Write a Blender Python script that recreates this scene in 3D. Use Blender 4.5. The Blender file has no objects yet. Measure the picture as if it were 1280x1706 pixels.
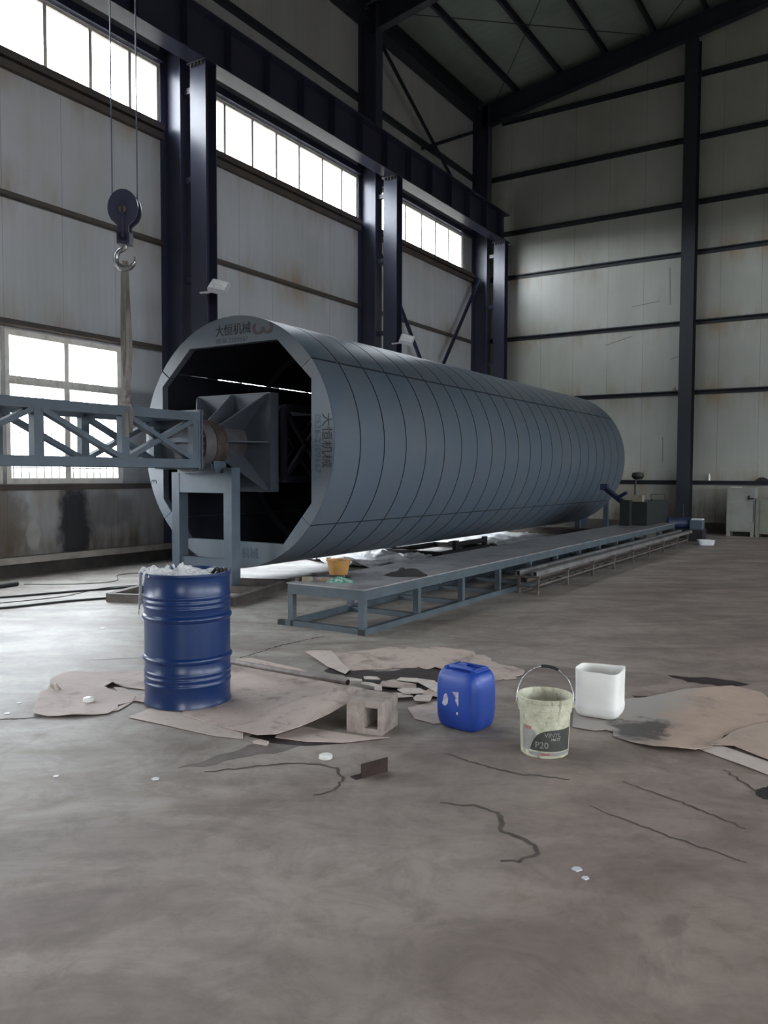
import bpy, bmesh, math, random
from mathutils import Vector, Matrix, noise
random.seed(7)
PI = math.pi
SC = bpy.context.scene
COL = SC.collection

# ------------------------------------------------------------ camera
cam_d = bpy.data.cameras.new('camera'); cam = bpy.data.objects.new('camera', cam_d); COL.objects.link(cam)
YAW, PIT, ROL, FPX = 0.564473674, 0.0467698, 0.0037676, 1337.62
fw = Vector((-math.sin(YAW)*math.cos(PIT), math.cos(YAW)*math.cos(PIT), -math.sin(PIT)))
rt = Vector((math.cos(YAW), math.sin(YAW), 0)); up = rt.cross(fw)
r2 = rt*math.cos(ROL)+up*math.sin(ROL); u2 = -rt*math.sin(ROL)+up*math.cos(ROL)
M = Matrix((r2, u2, -fw)).transposed().to_4x4(); M.translation = (0, 0, 1.54)
cam.matrix_world = M
cam_d.sensor_fit = 'VERTICAL'; cam_d.sensor_height = 36.0; cam_d.lens = FPX/1706*36.0
cam_d.clip_start = 0.05; cam_d.clip_end = 300
SC.camera = cam

# ------------------------------------------------------------ sky, daylight, exposure
SKY = 24.0
w = bpy.data.worlds.new('overcast_sky'); SC.world = w; w.use_nodes = True
nt = w.node_tree; nt.nodes.clear()
out = nt.nodes.new('ShaderNodeOutputWorld'); bg = nt.nodes.new('ShaderNodeBackground')
tc = nt.nodes.new('ShaderNodeTexCoord'); sep = nt.nodes.new('ShaderNodeSeparateXYZ'); rmp = nt.nodes.new('ShaderNodeValToRGB')
nt.links.new(tc.outputs['Generated'], sep.inputs[0]); nt.links.new(sep.outputs['Z'], rmp.inputs[0])
rmp.color_ramp.elements[0].position = 0.0; rmp.color_ramp.elements[0].color = (0.07, 0.07, 0.065, 1)
rmp.color_ramp.elements[1].position = 0.04; rmp.color_ramp.elements[1].color = (0.93, 0.96, 1.0, 1)
nt.links.new(rmp.outputs[0], bg.inputs[0]); bg.inputs[1].default_value = SKY
nt.links.new(bg.outputs[0], out.inputs[0])
SC.view_settings.view_transform = 'Standard'; SC.view_settings.look = 'None'
SC.view_settings.gamma = 1.0; SC.view_settings.use_curve_mapping = False
SC.view_settings.exposure = -0.05
SC.cycles.use_denoising = True
SC.cycles.max_bounces = 8; SC.cycles.diffuse_bounces = 5; SC.cycles.transparent_max_bounces = 8
SC.cycles.sample_clamp_indirect = 6.0
PORTALS = []   # (centre, size_y_or_x, size_z, normal axis) filled with the windows below

# ------------------------------------------------------------ materials
def lin(c): return tuple((x/255/12.92 if x/255 <= .04045 else ((x/255+.055)/1.055)**2.4) for x in c)+(1,)
class NT:
    def __init__(s, name):
        s.m = bpy.data.materials.new(name); s.m.use_nodes = True; s.t = s.m.node_tree; s.b = s.t.nodes['Principled BSDF']
    def n(s, typ, **kw):
        x = s.t.nodes.new(typ)
        for k, v in kw.items():
            if hasattr(x, k): setattr(x, k, v)
        return x
    def l(s, a, b): s.t.links.new(a, b)
    def val(s, inp, v):
        inp.default_value = v
    def coords(s, scale=(1, 1, 1)):
        t = s.n('ShaderNodeTexCoord'); m = s.n('ShaderNodeMapping'); s.l(t.outputs['Object'], m.inputs[0])
        m.inputs['Scale'].default_value = scale; return m.outputs[0]
    def noise(s, co, scale, detail=4, rough=.55, dist=0.0):
        x = s.n('ShaderNodeTexNoise'); s.l(co, x.inputs['Vector']); x.inputs['Scale'].default_value = scale
        x.inputs['Detail'].default_value = detail; x.inputs['Roughness'].default_value = rough; x.inputs['Distortion'].default_value = dist
        return x.outputs[0]
    def ramp(s, fac, *stops):
        x = s.n('ShaderNodeValToRGB'); s.l(fac, x.inputs[0]); e = x.color_ramp.elements
        while len(e) < len(stops): e.new(.5)
        for i, (p, c) in enumerate(stops):
            e[i].position = p; e[i].color = c if len(c) == 4 else (*c, 1)
        return x.outputs[0]
    def mix(s, f, a, b, mode='MIX'):
        x = s.n('ShaderNodeMix'); x.data_type = 'RGBA'; x.blend_type = mode
        for i, v in ((0, f), (6, a), (7, b)):
            if hasattr(v, 'is_output'): s.l(v, x.inputs[i])
            elif i == 0: x.inputs[0].default_value = v
            else: x.inputs[i].default_value = v
        return x.outputs[2]
    def math(s, op, a, b=0.0, clamp=False):
        x = s.n('ShaderNodeMath'); x.operation = op; x.use_clamp = clamp
        for i, v in ((0, a), (1, b)):
            if hasattr(v, 'is_output'): s.l(v, x.inputs[i])
            else: x.inputs[i].default_value = v
        return x.outputs[0]
    def bump(s, h, st=.3, d=.01):
        x = s.n('ShaderNodeBump'); s.l(h, x.inputs['Height']); x.inputs['Strength'].default_value = st; x.inputs['Distance'].default_value = d
        s.l(x.outputs[0], s.b.inputs['Normal'])
    def color(s, c):
        if hasattr(c, 'is_output'): s.l(c, s.b.inputs['Base Color'])
        else: s.b.inputs['Base Color'].default_value = c
    def rough(s, r):
        if hasattr(r, 'is_output'): s.l(r, s.b.inputs['Roughness'])
        else: s.b.inputs['Roughness'].default_value = r

def bw(v): return (v, v, v, 1)
def paint(name, c1, c2=None, rough=.5, metal=0.0, scale=2.0, bump=0.15, stretch=(1, 1, 1), amount=(.35, .65), spec=.5):
    k = NT(name); co = k.coords(stretch)
    c2 = c2 or tuple(min(255, v*1.12) for v in c1)
    n = k.noise(co, scale, 5, .6)
    f = k.ramp(n, (amount[0], bw(0)), (amount[1], bw(1)))
    k.color(k.mix(f, lin(c1), lin(c2)))
    n2 = k.noise(co, scale*9, 3, .6)
    k.rough(k.math('ADD', k.math('MULTIPLY', n2, .15), rough-.07))
    k.b.inputs['Metallic'].default_value = metal; k.b.inputs['Specular IOR Level'].default_value = spec
    if bump: k.bump(n2, bump, .004)
    return k.m

MT = {}
MT['mandrel'] = paint('grey_blue_mandrel_paint', (80, 94, 108), (90, 97, 106), .40, 0, .9, .05, (1, 1, 1))
MT['mandrel_plate'] = paint('grey_blue_end_plate_paint', (84, 95, 104), (92, 96, 102), .5, 0, 2.5, .1)
MT['inner'] = paint('shade_dark_inner', (34, 35, 46), (40, 42, 52), .7, 0, 3)  # near-black shade inside the cylinder put into the colour
MT['hub'] = paint('dusty_hub_paint', (62, 70, 80), (72, 76, 84), .6, 0, 3)
MT['seam_shade'] = paint('joint_shade_tone', (24, 31, 42), (30, 38, 48), .6, 0, 3)  # shade in the seam grooves and joints put into the colour
MT['grey_steel'] = paint('grey_painted_steel', (74, 86, 98), (66, 76, 86), .5, 0, 4, .15)
MT['table_steel'] = paint('grey_green_painted_steel', (72, 84, 90), (62, 70, 78), .5, 0, 4, .15)
MT['navy'] = paint('haze_lifted_navy_steel', (54, 58, 78), (60, 60, 78), .34, 0, 1.2, .1)  # paint lightened to stand in for haze over the steel
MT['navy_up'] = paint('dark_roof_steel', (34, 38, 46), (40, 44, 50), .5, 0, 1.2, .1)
MT['girt'] = paint('brown_grey_girt_steel', (66, 60, 58), (84, 72, 62), .55, 0, 3, .1)
MT['pale_rail'] = paint('dusty_pale_rail', (150, 142, 134), (120, 112, 104), .7, 0, 3, .1)
MT['black'] = paint('black_rubber', (22, 22, 24), (30, 30, 32), .6, 0, 6)
MT['rust'] = paint('rusty_gear_steel', (52, 45, 43), (84, 72, 66), .6, .3, 9, .4)
MT['zinc'] = paint('bare_shaft_steel', (106, 104, 106), (84, 80, 80), .5, .4, 5, .2)
MT['chrome'] = paint('worn_bright_steel', (190, 190, 190), (140, 140, 142), .28, .9, 8, .1)
MT['white_paint'] = paint('white_enamel', (205, 205, 208), (190, 190, 195), .45, 0, 4, .05)
MT['frame_white'] = paint('grimy_glow_white_frame', (230, 224, 214), (180, 162, 144), .5, 0, 5, .1, amount=(.5, .8))  # window glow put into the white, grime tone over it
MT['drum'] = paint('blue_drum_enamel', (12, 42, 88), (10, 38, 82), .30, 0, 2, 0)
MT['concrete_block'] = paint('concrete_block', (166, 154, 146), (138, 124, 116), .9, 0, 14, .6)
MT['pipe'] = paint('dusty_grey_tube', (128, 118, 114), (96, 86, 82), .5, .2, 10, .2)
MT['rack'] = paint('rusty_brown_steel', (70, 62, 58), (96, 88, 84), .6, .1, 6, .3)
MT['tube_grey'] = paint('grey_square_tube', (112, 112, 112), (88, 84, 84), .5, .1, 5, .2)
MT['white_plastic'] = paint('white_hdpe', (234, 233, 228), (222, 221, 216), .4, 0, 3, .02)
MT['white_plastic'].node_tree.nodes['Principled BSDF'].inputs['Subsurface Weight'].default_value = .3
MT['white_plastic'].node_tree.nodes['Principled BSDF'].inputs['Subsurface Radius'].default_value = (.03, .03, .03)
MT['blue_plastic'] = paint('blue_hdpe', (38, 72, 158), (32, 64, 148), .38, 0, 3, .03)
MT['yellow_plastic'] = paint('tan_yellow_plastic', (172, 128, 70), (150, 110, 58), .5, 0, 6, .1)
MT['cloth_dark'] = paint('black_rag', (30, 28, 30), (44, 42, 44), .9, 0, 20, .6)
MT['green_film'] = paint('green_print_film', (60, 130, 104), (150, 170, 160), .4, 0, 30, .3, amount=(.45, .55))
MT['green_machine'] = paint('dark_green_machine_paint', (20, 25, 28), (30, 34, 32), .5, 0, 4, .1)
MT['blue_machine'] = paint('dark_blue_machine_paint', (40, 50, 84), (34, 42, 66), .5, 0, 4, .1)
MT['khaki'] = paint('khaki_card', (128, 122, 104), (112, 106, 92), .8, 0, 5, .1)
MT['cabinet'] = paint('light_grey_cabinet_paint', (136, 138, 134), (122, 122, 116), .5, 0, 3, .05)
MT['cabinet2'] = paint('olive_grey_cabinet_paint', (122, 124, 112), (108, 110, 100), .5, 0, 3, .05)
MT['ink'] = paint('black_stencil_ink', (30, 38, 42), (44, 52, 56), .8, 0, 30, 0)
MT['ink_faint'] = paint('faded_stencil_ink', (62, 76, 88), (78, 92, 102), .8, 0, 30, 0)
MT['ink_brown'] = paint('brown_paint_mark', (74, 62, 66), (88, 76, 78), .8, 0, 20, 0)
MT['strap'] = paint('grimy_lifting_strap', (150, 144, 138), (104, 98, 94), .9, 0, 12, .4, (1, 1, .2))
MT['hole'] = paint('black_void_paint', (12, 12, 14), (16, 16, 18), .9)
MT['wire_grey'] = paint('grey_wire_rope', (70, 72, 84), (90, 92, 102), .5, .4, 20)

def mk_film():
    k = NT('crumpled_white_film'); co = k.coords(); n = k.noise(co, 22, 5, .65, .8)
    k.color(k.ramp(n, (.3, lin((196, 198, 200))), (.6, lin((232, 232, 232))))); k.rough(.22); k.bump(n, .9, .03)
    k.b.inputs['Specular IOR Level'].default_value = .8
    return k.m
MT['film'] = mk_film()

def mk_wall(name, rib_axis, base, dark, stain):
    k = NT(name); co = k.coords()
    sx = (1, 1, .10)
    m = k.n('ShaderNodeMapping'); k.l(co, m.inputs[0]); m.inputs['Scale'].default_value = sx
    streak = k.noise(m.outputs[0], 1.6, 5, .65)
    cloud = k.noise(co, .45, 4, .6)
    c = k.mix(k.ramp(cloud, (.35, bw(0)), (.7, bw(1))), lin(base), lin(dark))
    c = k.mix(k.math('MULTIPLY', k.ramp(streak, (.42, bw(0)), (.72, bw(1))), .35), c, lin(stain))
    sp = k.n('ShaderNodeSeparateXYZ'); k.l(co, sp.inputs[0])
    u = sp.outputs[rib_axis]; z = sp.outputs[2]
    # panel joints every metre and shallow ribs
    pj = k.math('FRACT', u); pj = k.math('LESS_THAN', pj, .014)
    c = k.mix(k.math('MULTIPLY', pj, .45), c, lin(tuple(v*.55 for v in base)))
    rib = k.math('SINE', k.math('MULTIPLY', u, 2*PI/.125))
    # rust runs that start at the girts and fade downward / sit just above them
    m2 = k.n('ShaderNodeMapping'); k.l(co, m2.inputs[0]); m2.inputs['Scale'].default_value = (1, 1, .22)
    r1 = k.noise(m2.outputs[0], 1.1, 5, .7)
    band = None
    for g in (1.37, 3.75, 5.6, 7.5):
        d = k.math('ABSOLUTE', k.math('SUBTRACT', z, g)); d = k.math('SUBTRACT', 1.0, k.math('MULTIPLY', d, 1.7), True)
        band = d if band is None else k.math('MAXIMUM', band, d)
    rust = k.math('MULTIPLY', band, k.ramp(r1, (.45, bw(0)), (.64, bw(1))))
    c = k.mix(k.math('MULTIPLY', rust, .75), c, lin((142, 112, 70)))
    # brown tone on the bottom metre
    low = k.math('SUBTRACT', 1.35, k.math('MULTIPLY', z, .80), True)
    lown = k.noise(m2.outputs[0], 2.3, 5, .7)
    c = k.mix(k.math('MULTIPLY', low, k.ramp(lown, (.25, bw(.35)), (.6, bw(1)))), c, lin((88, 78, 66)))
    k.color(c); k.rough(.34); k.bump(rib, .10, .004)
    k.b.inputs['Specular IOR Level'].default_value = .5
    return k
kw = mk_wall('left_wall_panels', 1, (186, 186, 190), (172, 174, 174), (150, 142, 130))
# black scorch mark low on the left wall
def smudge(k, cy, cz, ry, rz, col, amt):
    co = k.coords(); sp = k.n('ShaderNodeSeparateXYZ'); k.l(co, sp.inputs[0])
    a = k.math('DIVIDE', k.math('SUBTRACT', sp.outputs[1], cy), ry); b = k.math('DIVIDE', k.math('SUBTRACT', sp.outputs[2], cz), rz)
    d = k.math('ADD', k.math('MULTIPLY', a, a), k.math('MULTIPLY', b, b))
    n = k.noise(co, 3.5, 4, .6); d = k.math('ADD', d, k.math('MULTIPLY', k.math('SUBTRACT', n, .5), 1.4))
    f = k.ramp(d, (.45, bw(1)), (1.05, bw(0)))
    prev = k.b.inputs['Base Color'].links[0].from_socket
    k.color(k.mix(k.math('MULTIPLY', f, amt), prev, lin(col)))
smudge(kw, 8.15, .72, .36, .80, (24, 24, 28), .95)
smudge(kw, 8.75, .95, .7, .35, (36, 34, 36), .4)
smudge(kw, 6.6, .75, .9, .9, (84, 70, 54), .6)
smudge(kw, 7.42, .62, .13, .26, (176, 172, 166), .42)
MT['wall_left'] = kw.m
MT['wall_back'] = mk_wall('back_wall_panels', 0, (176, 178, 172), (160, 162, 154), (140, 140, 128)).m
MT['wall_far'] = mk_wall('side_wall_panels', 1, (112, 110, 106), (96, 96, 92), (88, 84, 78)).m  # unseen right and front walls, toned dark to cut bounced light

def mk_plinth():
    k = NT('sooty_plinth'); n = k.noise(k.coords(), 3, 5, .6)
    k.color(k.ramp(n, (.3, lin((40, 38, 36))), (.7, lin((70, 64, 58))))); k.rough(.9); return k.m
MT['plinth'] = mk_plinth()

def mk_roof():
    k = NT('roof_sheet'); co = k.coords(); n = k.noise(co, .6, 4, .6)
    k.color(k.mix(k.ramp(n, (.3, bw(0)), (.7, bw(1))), lin((138, 148, 142)), lin((118, 126, 120)))); k.rough(.55)
    sp = k.n('ShaderNodeSeparateXYZ'); k.l(co, sp.inputs[0])
    k.bump(k.math('SINE', k.math('MULTIPLY', sp.outputs[1], 2*PI/.3)), .3, .01)
    return k.m
MT['roof'] = mk_roof()

def mk_floor():
    k = NT('stained_concrete'); co = k.coords()
    m = k.n('ShaderNodeMapping'); k.l(co, m.inputs[0]); m.inputs['Rotation'].default_value = (0, 0, math.radians(-32)); m0 = m; m = k.n('ShaderNodeMapping'); k.l(m0.outputs[0], m.inputs[0]); m.inputs['Scale'].default_value = (.40, 1.1, 1)
    big = k.noise(co, .35, 4, .6, .4); mid = k.noise(m.outputs[0], 1.7, 7, .64, .7); fine = k.noise(co, 9, 6, .68); spk = k.noise(co, 26, 4, .7)
    sp = k.n('ShaderNodeSeparateXYZ'); k.l(co, sp.inputs[0])
    # window light falloff baked in: paler grey by left wall, dusty brown open side
    side = k.ramp(k.math('ADD', k.math('MULTIPLY', k.math('ADD', sp.outputs[0], 5.6), .22), k.math('MULTIPLY', k.math('SUBTRACT', big, .5), 1.1)), (.0, bw(0)), (1.0, bw(1)))
    c = k.mix(side, lin((166, 162, 155)), lin((144, 129, 120)))
    c = k.mix(k.math('MULTIPLY', k.ramp(mid, (.40, bw(0)), (.66, bw(1))), .7), c, lin((98, 85, 79)))
    c = k.mix(k.math('MULTIPLY', k.ramp(mid, (.24, bw(1)), (.42, bw(0))), .5), c, lin((156, 144, 136)))
    # dim light deep on the right baked in over brown dirt
    fx = k.math('MULTIPLY', k.math('ADD', sp.outputs[0], 4.2), .7, True); fy = k.math('MULTIPLY', k.math('SUBTRACT', sp.outputs[1], 5.4), .22, True)
    dirt = k.math('MULTIPLY', k.math('MULTIPLY', fx, fy), k.ramp(big, (.25, bw(.75)), (.6, bw(1))))
    c = k.mix(k.math('MULTIPLY', dirt, .8), c, k.mix(k.ramp(mid, (.35, bw(0)), (.65, bw(1))), lin((126, 110, 102)), lin((84, 72, 64))))
    st = k.noise(co, 1.15, 5, .7, 1.3)
    c = k.mix(k.math('MULTIPLY', k.ramp(st, (.62, bw(0)), (.70, bw(1))), .35), c, lin((84, 76, 72)))
    blot = k.noise(co, 2.6, 6, .7, .9); blot2 = k.noise(m0.outputs[0], 5.0, 5, .72, .5)
    c = k.mix(k.math('MULTIPLY', k.ramp(blot, (.46, bw(0)), (.64, bw(1))), .42), c, lin((92, 80, 74)))
    c = k.mix(k.math('MULTIPLY', k.ramp(blot, (.30, bw(1)), (.44, bw(0))), .35), c, lin((150, 138, 126)))
    c = k.mix(k.math('MULTIPLY', k.ramp(blot2, (.52, bw(0)), (.68, bw(1))), .38), c, lin((100, 88, 74)))
    c = k.mix(k.math('MULTIPLY', k.ramp(fine, (.5, bw(0)), (.75, bw(1))), .32), c, lin((88, 80, 76)))
    c = k.mix(k.math('MULTIPLY', k.ramp(spk, (.70, bw(0)), (.76, bw(1))), .5), c, lin((70, 62, 58)))
    k.color(c)
    k.rough(k.math('ADD', .40, k.math('ADD', k.math('MULTIPLY', mid, .25), k.math('MULTIPLY', side, .14)), True))
    k.b.inputs['Specular IOR Level'].default_value = .45
    h = k.math('ADD', k.math('MULTIPLY', fine, .5), k.math('MULTIPLY', mid, .8)); k.bump(h, .35, .012)
    return k.m
MT['floor'] = mk_floor()

def mk_board(name, c1, c2, stain, amt=.6, lo=.5):
    k = NT(name); co = k.coords(); n = k.noise(co, 3.5, 6, .65, .6); f = k.noise(co, 14, 5, .7)
    c = k.mix(k.ramp(n, (.3, bw(0)), (.7, bw(1))), lin(c1), lin(c2))
    c = k.mix(k.math('MULTIPLY', k.ramp(n, (lo, bw(0)), (lo+.14, bw(1))), amt), c, lin(stain))
    c = k.mix(k.math('MULTIPLY', k.ramp(f, (.55, bw(0)), (.7, bw(1))), .3), c, lin(stain))
    k.color(c); k.rough(.8); k.bump(f, .3, .004); return k.m
MT['card'] = mk_board('pale_dusty_cardboard', (196, 182, 174), (178, 164, 156), (120, 106, 102), .35, .56)
MT['card_stained'] = mk_board('stained_cardboard', (196, 178, 168), (170, 154, 146), (92, 80, 78), .7, .56)
MT['card_brown'] = mk_board('brown_cardboard', (178, 156, 142), (160, 142, 130), (112, 102, 98), .5, .58)
kk = mk_board('brown_cardboard_stained', (178, 154, 138), (160, 140, 126), (112, 100, 96), .5, .58)
_t = kk.node_tree; _b = _t.nodes['Principled BSDF']; _k = NT.__new__(NT); _k.m, _k.t, _k.b = kk, _t, _b
_co = _k.coords(); _sp = _k.n('ShaderNodeSeparateXYZ'); _k.l(_co, _sp.inputs[0]); _n = _k.noise(_co, 5, 5, .65, .5); _n2 = _k.noise(_co, 2.2, 5, .65, .8)
_m = _k.ramp(_k.math('ADD', _k.math('MULTIPLY', _k.math('ADD', _sp.outputs[0], 1.25), 3.0), _k.math('MULTIPLY', _k.math('SUBTRACT', _n, .5), 1.6)), (0.0, bw(1)), (.5, bw(0)))
_c = _k.mix(_m, _b.inputs['Base Color'].links[0].from_socket, lin((156, 148, 142)))
_dx = _k.math('MULTIPLY', _k.math('ADD', _sp.outputs[0], 1.24), 5.0); _dy = _k.math('MULTIPLY', _k.math('SUBTRACT', _sp.outputs[1], 4.86), 3.6)
_d = _k.math('ADD', _k.math('ADD', _k.math('MULTIPLY', _dx, _dx), _k.math('MULTIPLY', _dy, _dy)), _k.math('MULTIPLY', _k.math('SUBTRACT', _n, .5), 3.4))
_k.color(_k.mix(_k.math('MULTIPLY', _k.ramp(_d, (.3, bw(1)), (.9, bw(0))), .85), _c, lin((64, 58, 58))))
MT['card_mixed'] = kk
MT['debris'] = mk_board('crumbled_paper', (186, 168, 158), (164, 148, 138), (100, 84, 78), .6, .52)
MT['table_top'] = mk_board('worn_table_plate', (152, 150, 150), (118, 116, 118), (92, 90, 92), .5, .5)
MT['table_top'].node_tree.nodes['Principled BSDF'].inputs['Roughness'].default_value = .4

def mk_stain():
    k = NT('dark_oily_wet_patch'); n = k.noise(k.coords(), 9, 5, .6)
    k.color(k.ramp(n, (.35, lin((34, 28, 28))), (.65, lin((58, 48, 46))))); k.rough(.65); k.b.inputs['Specular IOR Level'].default_value = .25; return k.m
MT['stain'] = mk_stain()
MT['dark_rust'] = paint('dark_rusty_angle', (44, 35, 33), (58, 46, 42), .8, 0, 12, .3, spec=.2)
MT['scrap_pale'] = paint('pale_broken_board', (206, 196, 188), (180, 168, 160), .8, 0, 12, .2)
MT['crack'] = paint('dirty_crack', (66, 57, 53), (88, 78, 73), .9, 0, 9)
def mk_damp():
    k = NT('damp_stain'); n = k.noise(k.coords(), 6, 5, .6)
    k.color(k.ramp(n, (.35, lin((96, 86, 82))), (.65, lin((120, 110, 104))))); k.rough(.6); return k.m
MT['damp'] = mk_damp()

def mk_glass():
    k = NT('window_pane_glass'); t = k.t; t.nodes.remove(k.b)
    o = [x for x in t.nodes if x.type == 'OUTPUT_MATERIAL'][0]
    tr = k.n('ShaderNodeBsdfTransparent'); gl = k.n('ShaderNodeBsdfGlossy'); gl.inputs['Roughness'].default_value = .08
    tr.inputs[0].default_value = (.95, .97, .98, 1); mx = k.n('ShaderNodeMixShader'); mx.inputs[0].default_value = .05
    k.l(tr.outputs[0], mx.inputs[1]); k.l(gl.outputs[0], mx.inputs[2]); k.l(mx.outputs[0], o.inputs[0]); return k.m
MT['glass'] = mk_glass()

def mk_bucket():
    k = NT('paint_bucket_plastic'); co = k.coords(); n = k.noise(co, 14, 5, .7); m = k.n('ShaderNodeMapping'); k.l(co, m.inputs[0]); m.inputs['Scale'].default_value = (1, 1, .3)
    d = k.noise(m.outputs[0], 30, 4, .7)
    c = k.mix(k.ramp(n, (.35, bw(0)), (.6, bw(1))), lin((198, 198, 174)), lin((164, 160, 140)))
    c = k.mix(k.math('MULTIPLY', k.ramp(d, (.58, bw(0)), (.66, bw(1))), .6), c, lin((96, 96, 76)))
    k.color(c); k.rough(.5); return k.m
MT['bucket'] = mk_bucket()
MT['label_dark'] = paint('dark_label_print', (52, 54, 50), (66, 68, 62), .5, 0, 20, 0)
MT['label_grey'] = paint('grey_label_print', (150, 150, 148), (128, 126, 122), .5, 0, 16, 0)
MT['label_white'] = paint('white_label_print', (186, 188, 180), (170, 172, 164), .5, 0, 20, 0)
MT['label_red'] = paint('red_label_print', (170, 110, 110), (150, 96, 98), .5, 0, 20, 0)
MT['sticker'] = paint('torn_white_sticker', (200, 196, 200), (150, 146, 170), .6, 0, 40, 0)

# ------------------------------------------------------------ helpers
def obj(name, bm, mat, parent=None, smooth=False, loc=None):
    me = bpy.data.meshes.new(name)
    bmesh.ops.recalc_face_normals(bm, faces=bm.faces) if bm.faces else None
    bm.to_mesh(me); bm.free()
    mats = mat if isinstance(mat, (list, tuple)) else [mat]
    for m in mats: me.materials.append(MT[m] if isinstance(m, str) else m)
    if smooth:
        for p in me.polygons: p.use_smooth = True
        try: me.set_sharp_from_angle(angle=math.radians(38))
        except Exception: pass
    o = bpy.data.objects.new(name, me); COL.objects.link(o)
    if parent: o.parent = parent
    if loc: o.location = loc
    return o
def thing(name, label, cat, loc=(0, 0, 0), rz=0, group=None):
    o = bpy.data.objects.new(name, None); COL.objects.link(o); o.empty_display_size = .1
    o.location = loc; o.rotation_euler = (0, 0, rz); tag(o, label, cat, group); return o
def tag(o, label, cat, group=None, kind=None):
    o['label'] = label; o['category'] = cat
    if group: o['group'] = group
    if kind: o['kind'] = kind
    return o
def struct(o): o['kind'] = 'structure'; return o
def B(): return bmesh.new()
def box(bm, x0, x1, y0, y1, z0, z1, mi=0):
    v = [bm.verts.new(p) for p in ((x0, y0, z0), (x1, y0, z0), (x1, y1, z0), (x0, y1, z0), (x0, y0, z1), (x1, y0, z1), (x1, y1, z1), (x0, y1, z1))]
    for f in ((0, 3, 2, 1), (4, 5, 6, 7), (0, 1, 5, 4), (1, 2, 6, 5), (2, 3, 7, 6), (3, 0, 4, 7)):
        bm.faces.new([v[i] for i in f]).material_index = mi
    return bm
def bar(bm, a, b, wd, ht=None, upv=(0, 0, 1), mi=0):
    a, b = Vector(a), Vector(b); d = (b-a).normalized(); ht = ht or wd
    s = d.cross(Vector(upv))
    if s.length < 1e-4: s = d.cross(Vector((1, 0, 0)))
    s.normalize(); u = s.cross(d); vs = []
    for p in (a, b):
        for (i, j) in ((-1, -1), (1, -1), (1, 1), (-1, 1)): vs.append(bm.verts.new(p+s*i*wd/2+u*j*ht/2))
    for f in ((0, 1, 2, 3), (7, 6, 5, 4), (0, 4, 5, 1), (1, 5, 6, 2), (2, 6, 7, 3), (3, 7, 4, 0)):
        bm.faces.new([vs[i] for i in f]).material_index = mi
    return bm
def tube(bm, pts, r, n=8, cap=True, mi=0):
    pts = [Vector(p) for p in pts]; rings = []; prev = None
    for i, p in enumerate(pts):
        t = (pts[min(i+1, len(pts)-1)]-pts[max(i-1, 0)]).normalized()
        s = t.cross(prev) if prev is not None else t.cross(Vector((0, 0, 1)))
        if s.length < 1e-3: s = t.cross(Vector((1, 0, 0)))
        s.normalize(); u = s.cross(t).normalized(); prev = u
        rr = r[i] if isinstance(r, (list, tuple)) else r
        rings.append([bm.verts.new(p+(s*math.cos(a)+u*math.sin(a))*rr) for a in [2*PI*k/n for k in range(n)]])
    for a, b in zip(rings, rings[1:]):
        for k in range(n): bm.faces.new((a[k], a[(k+1) % n], b[(k+1) % n], b[k])).material_index = mi
    if cap: bm.faces.new(rings[0]).material_index = mi; bm.faces.new(rings[-1]).material_index = mi
    return bm
def cyl(bm, a, b, r, n=24, r2=None, mi=0): return tube(bm, [a, b], [r, r2 if r2 is not None else r], n, True, mi)
def lathe(bm, prof, n=48, c=(0, 0, 0), close=False, mi=0):
    rings = [[bm.verts.new((c[0]+r*math.cos(2*PI*k/n), c[1]+r*math.sin(2*PI*k/n), c[2]+z)) for k in range(n)] if r > 1e-5 else [bm.verts.new((c[0], c[1], c[2]+z))] for r, z in prof]
    for a, b in zip(rings, rings[1:]):
        for k in range(n):
            k2 = (k+1) % n
            f = [a[k], a[k2], b[k2], b[k]] if len(a) > 1 and len(b) > 1 else ([a[0], b[k2], b[k]] if len(a) == 1 else [a[k], a[k2], b[0]])
            bm.faces.new(f).material_index = mi
    return bm
def prism(bm, pts, fn, d, mi=0):
    """extrude the 2D outline pts; fn(u, v, t) -> xyz with t 0..d"""
    a = [bm.verts.new(fn(u, v, 0)) for u, v in pts]; b = [bm.verts.new(fn(u, v, d)) for u, v in pts]
    bm.faces.new(a[::-1]).material_index = mi; bm.faces.new(b).material_index = mi
    for i in range(len(pts)):
        j = (i+1) % len(pts); bm.faces.new((a[i], a[j], b[j], b[i])).material_index = mi
    return bm
def smooth_path(pts, n=6):
    P = [Vector(p) for p in pts]; P = [P[0]*2-P[1]]+P+[P[-1]*2-P[-2]]; o = []
    for i in range(1, len(P)-2):
        for k in range(n):
            t = k/n; a, b, c, d = P[i-1], P[i], P[i+1], P[i+2]
            o.append(.5*((2*b)+(-a+c)*t+(2*a-5*b+4*c-d)*t*t+(-a+3*b-3*c+d)*t**3))
    o.append(P[-2]); return o
def rbox(bm, sx, sy, sz, r, n=6, e=4.0, prof=None, c=(0, 0, 0), closed_top=True):
    """upright rounded box built from superellipse rings; prof = [(z, scale)]"""
    N = 40; rings = []
    for z, s in prof:
        ring = []
        for k in range(N):
            a = 2*PI*k/N; ca, sa = math.cos(a), math.sin(a)
            x = math.copysign(abs(ca)**(2/e), ca)*sx/2*s; y = math.copysign(abs(sa)**(2/e), sa)*sy/2*s
            ring.append(bm.verts.new((c[0]+x, c[1]+y, c[2]+z)))
        rings.append(ring)
    for a, b in zip(rings, rings[1:]):
        for k in range(N): bm.faces.new((a[k], a[(k+1) % N], b[(k+1) % N], b[k]))
    bm.faces.new(rings[0][::-1])
    if closed_top: bm.faces.new(rings[-1])
    return bm
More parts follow.
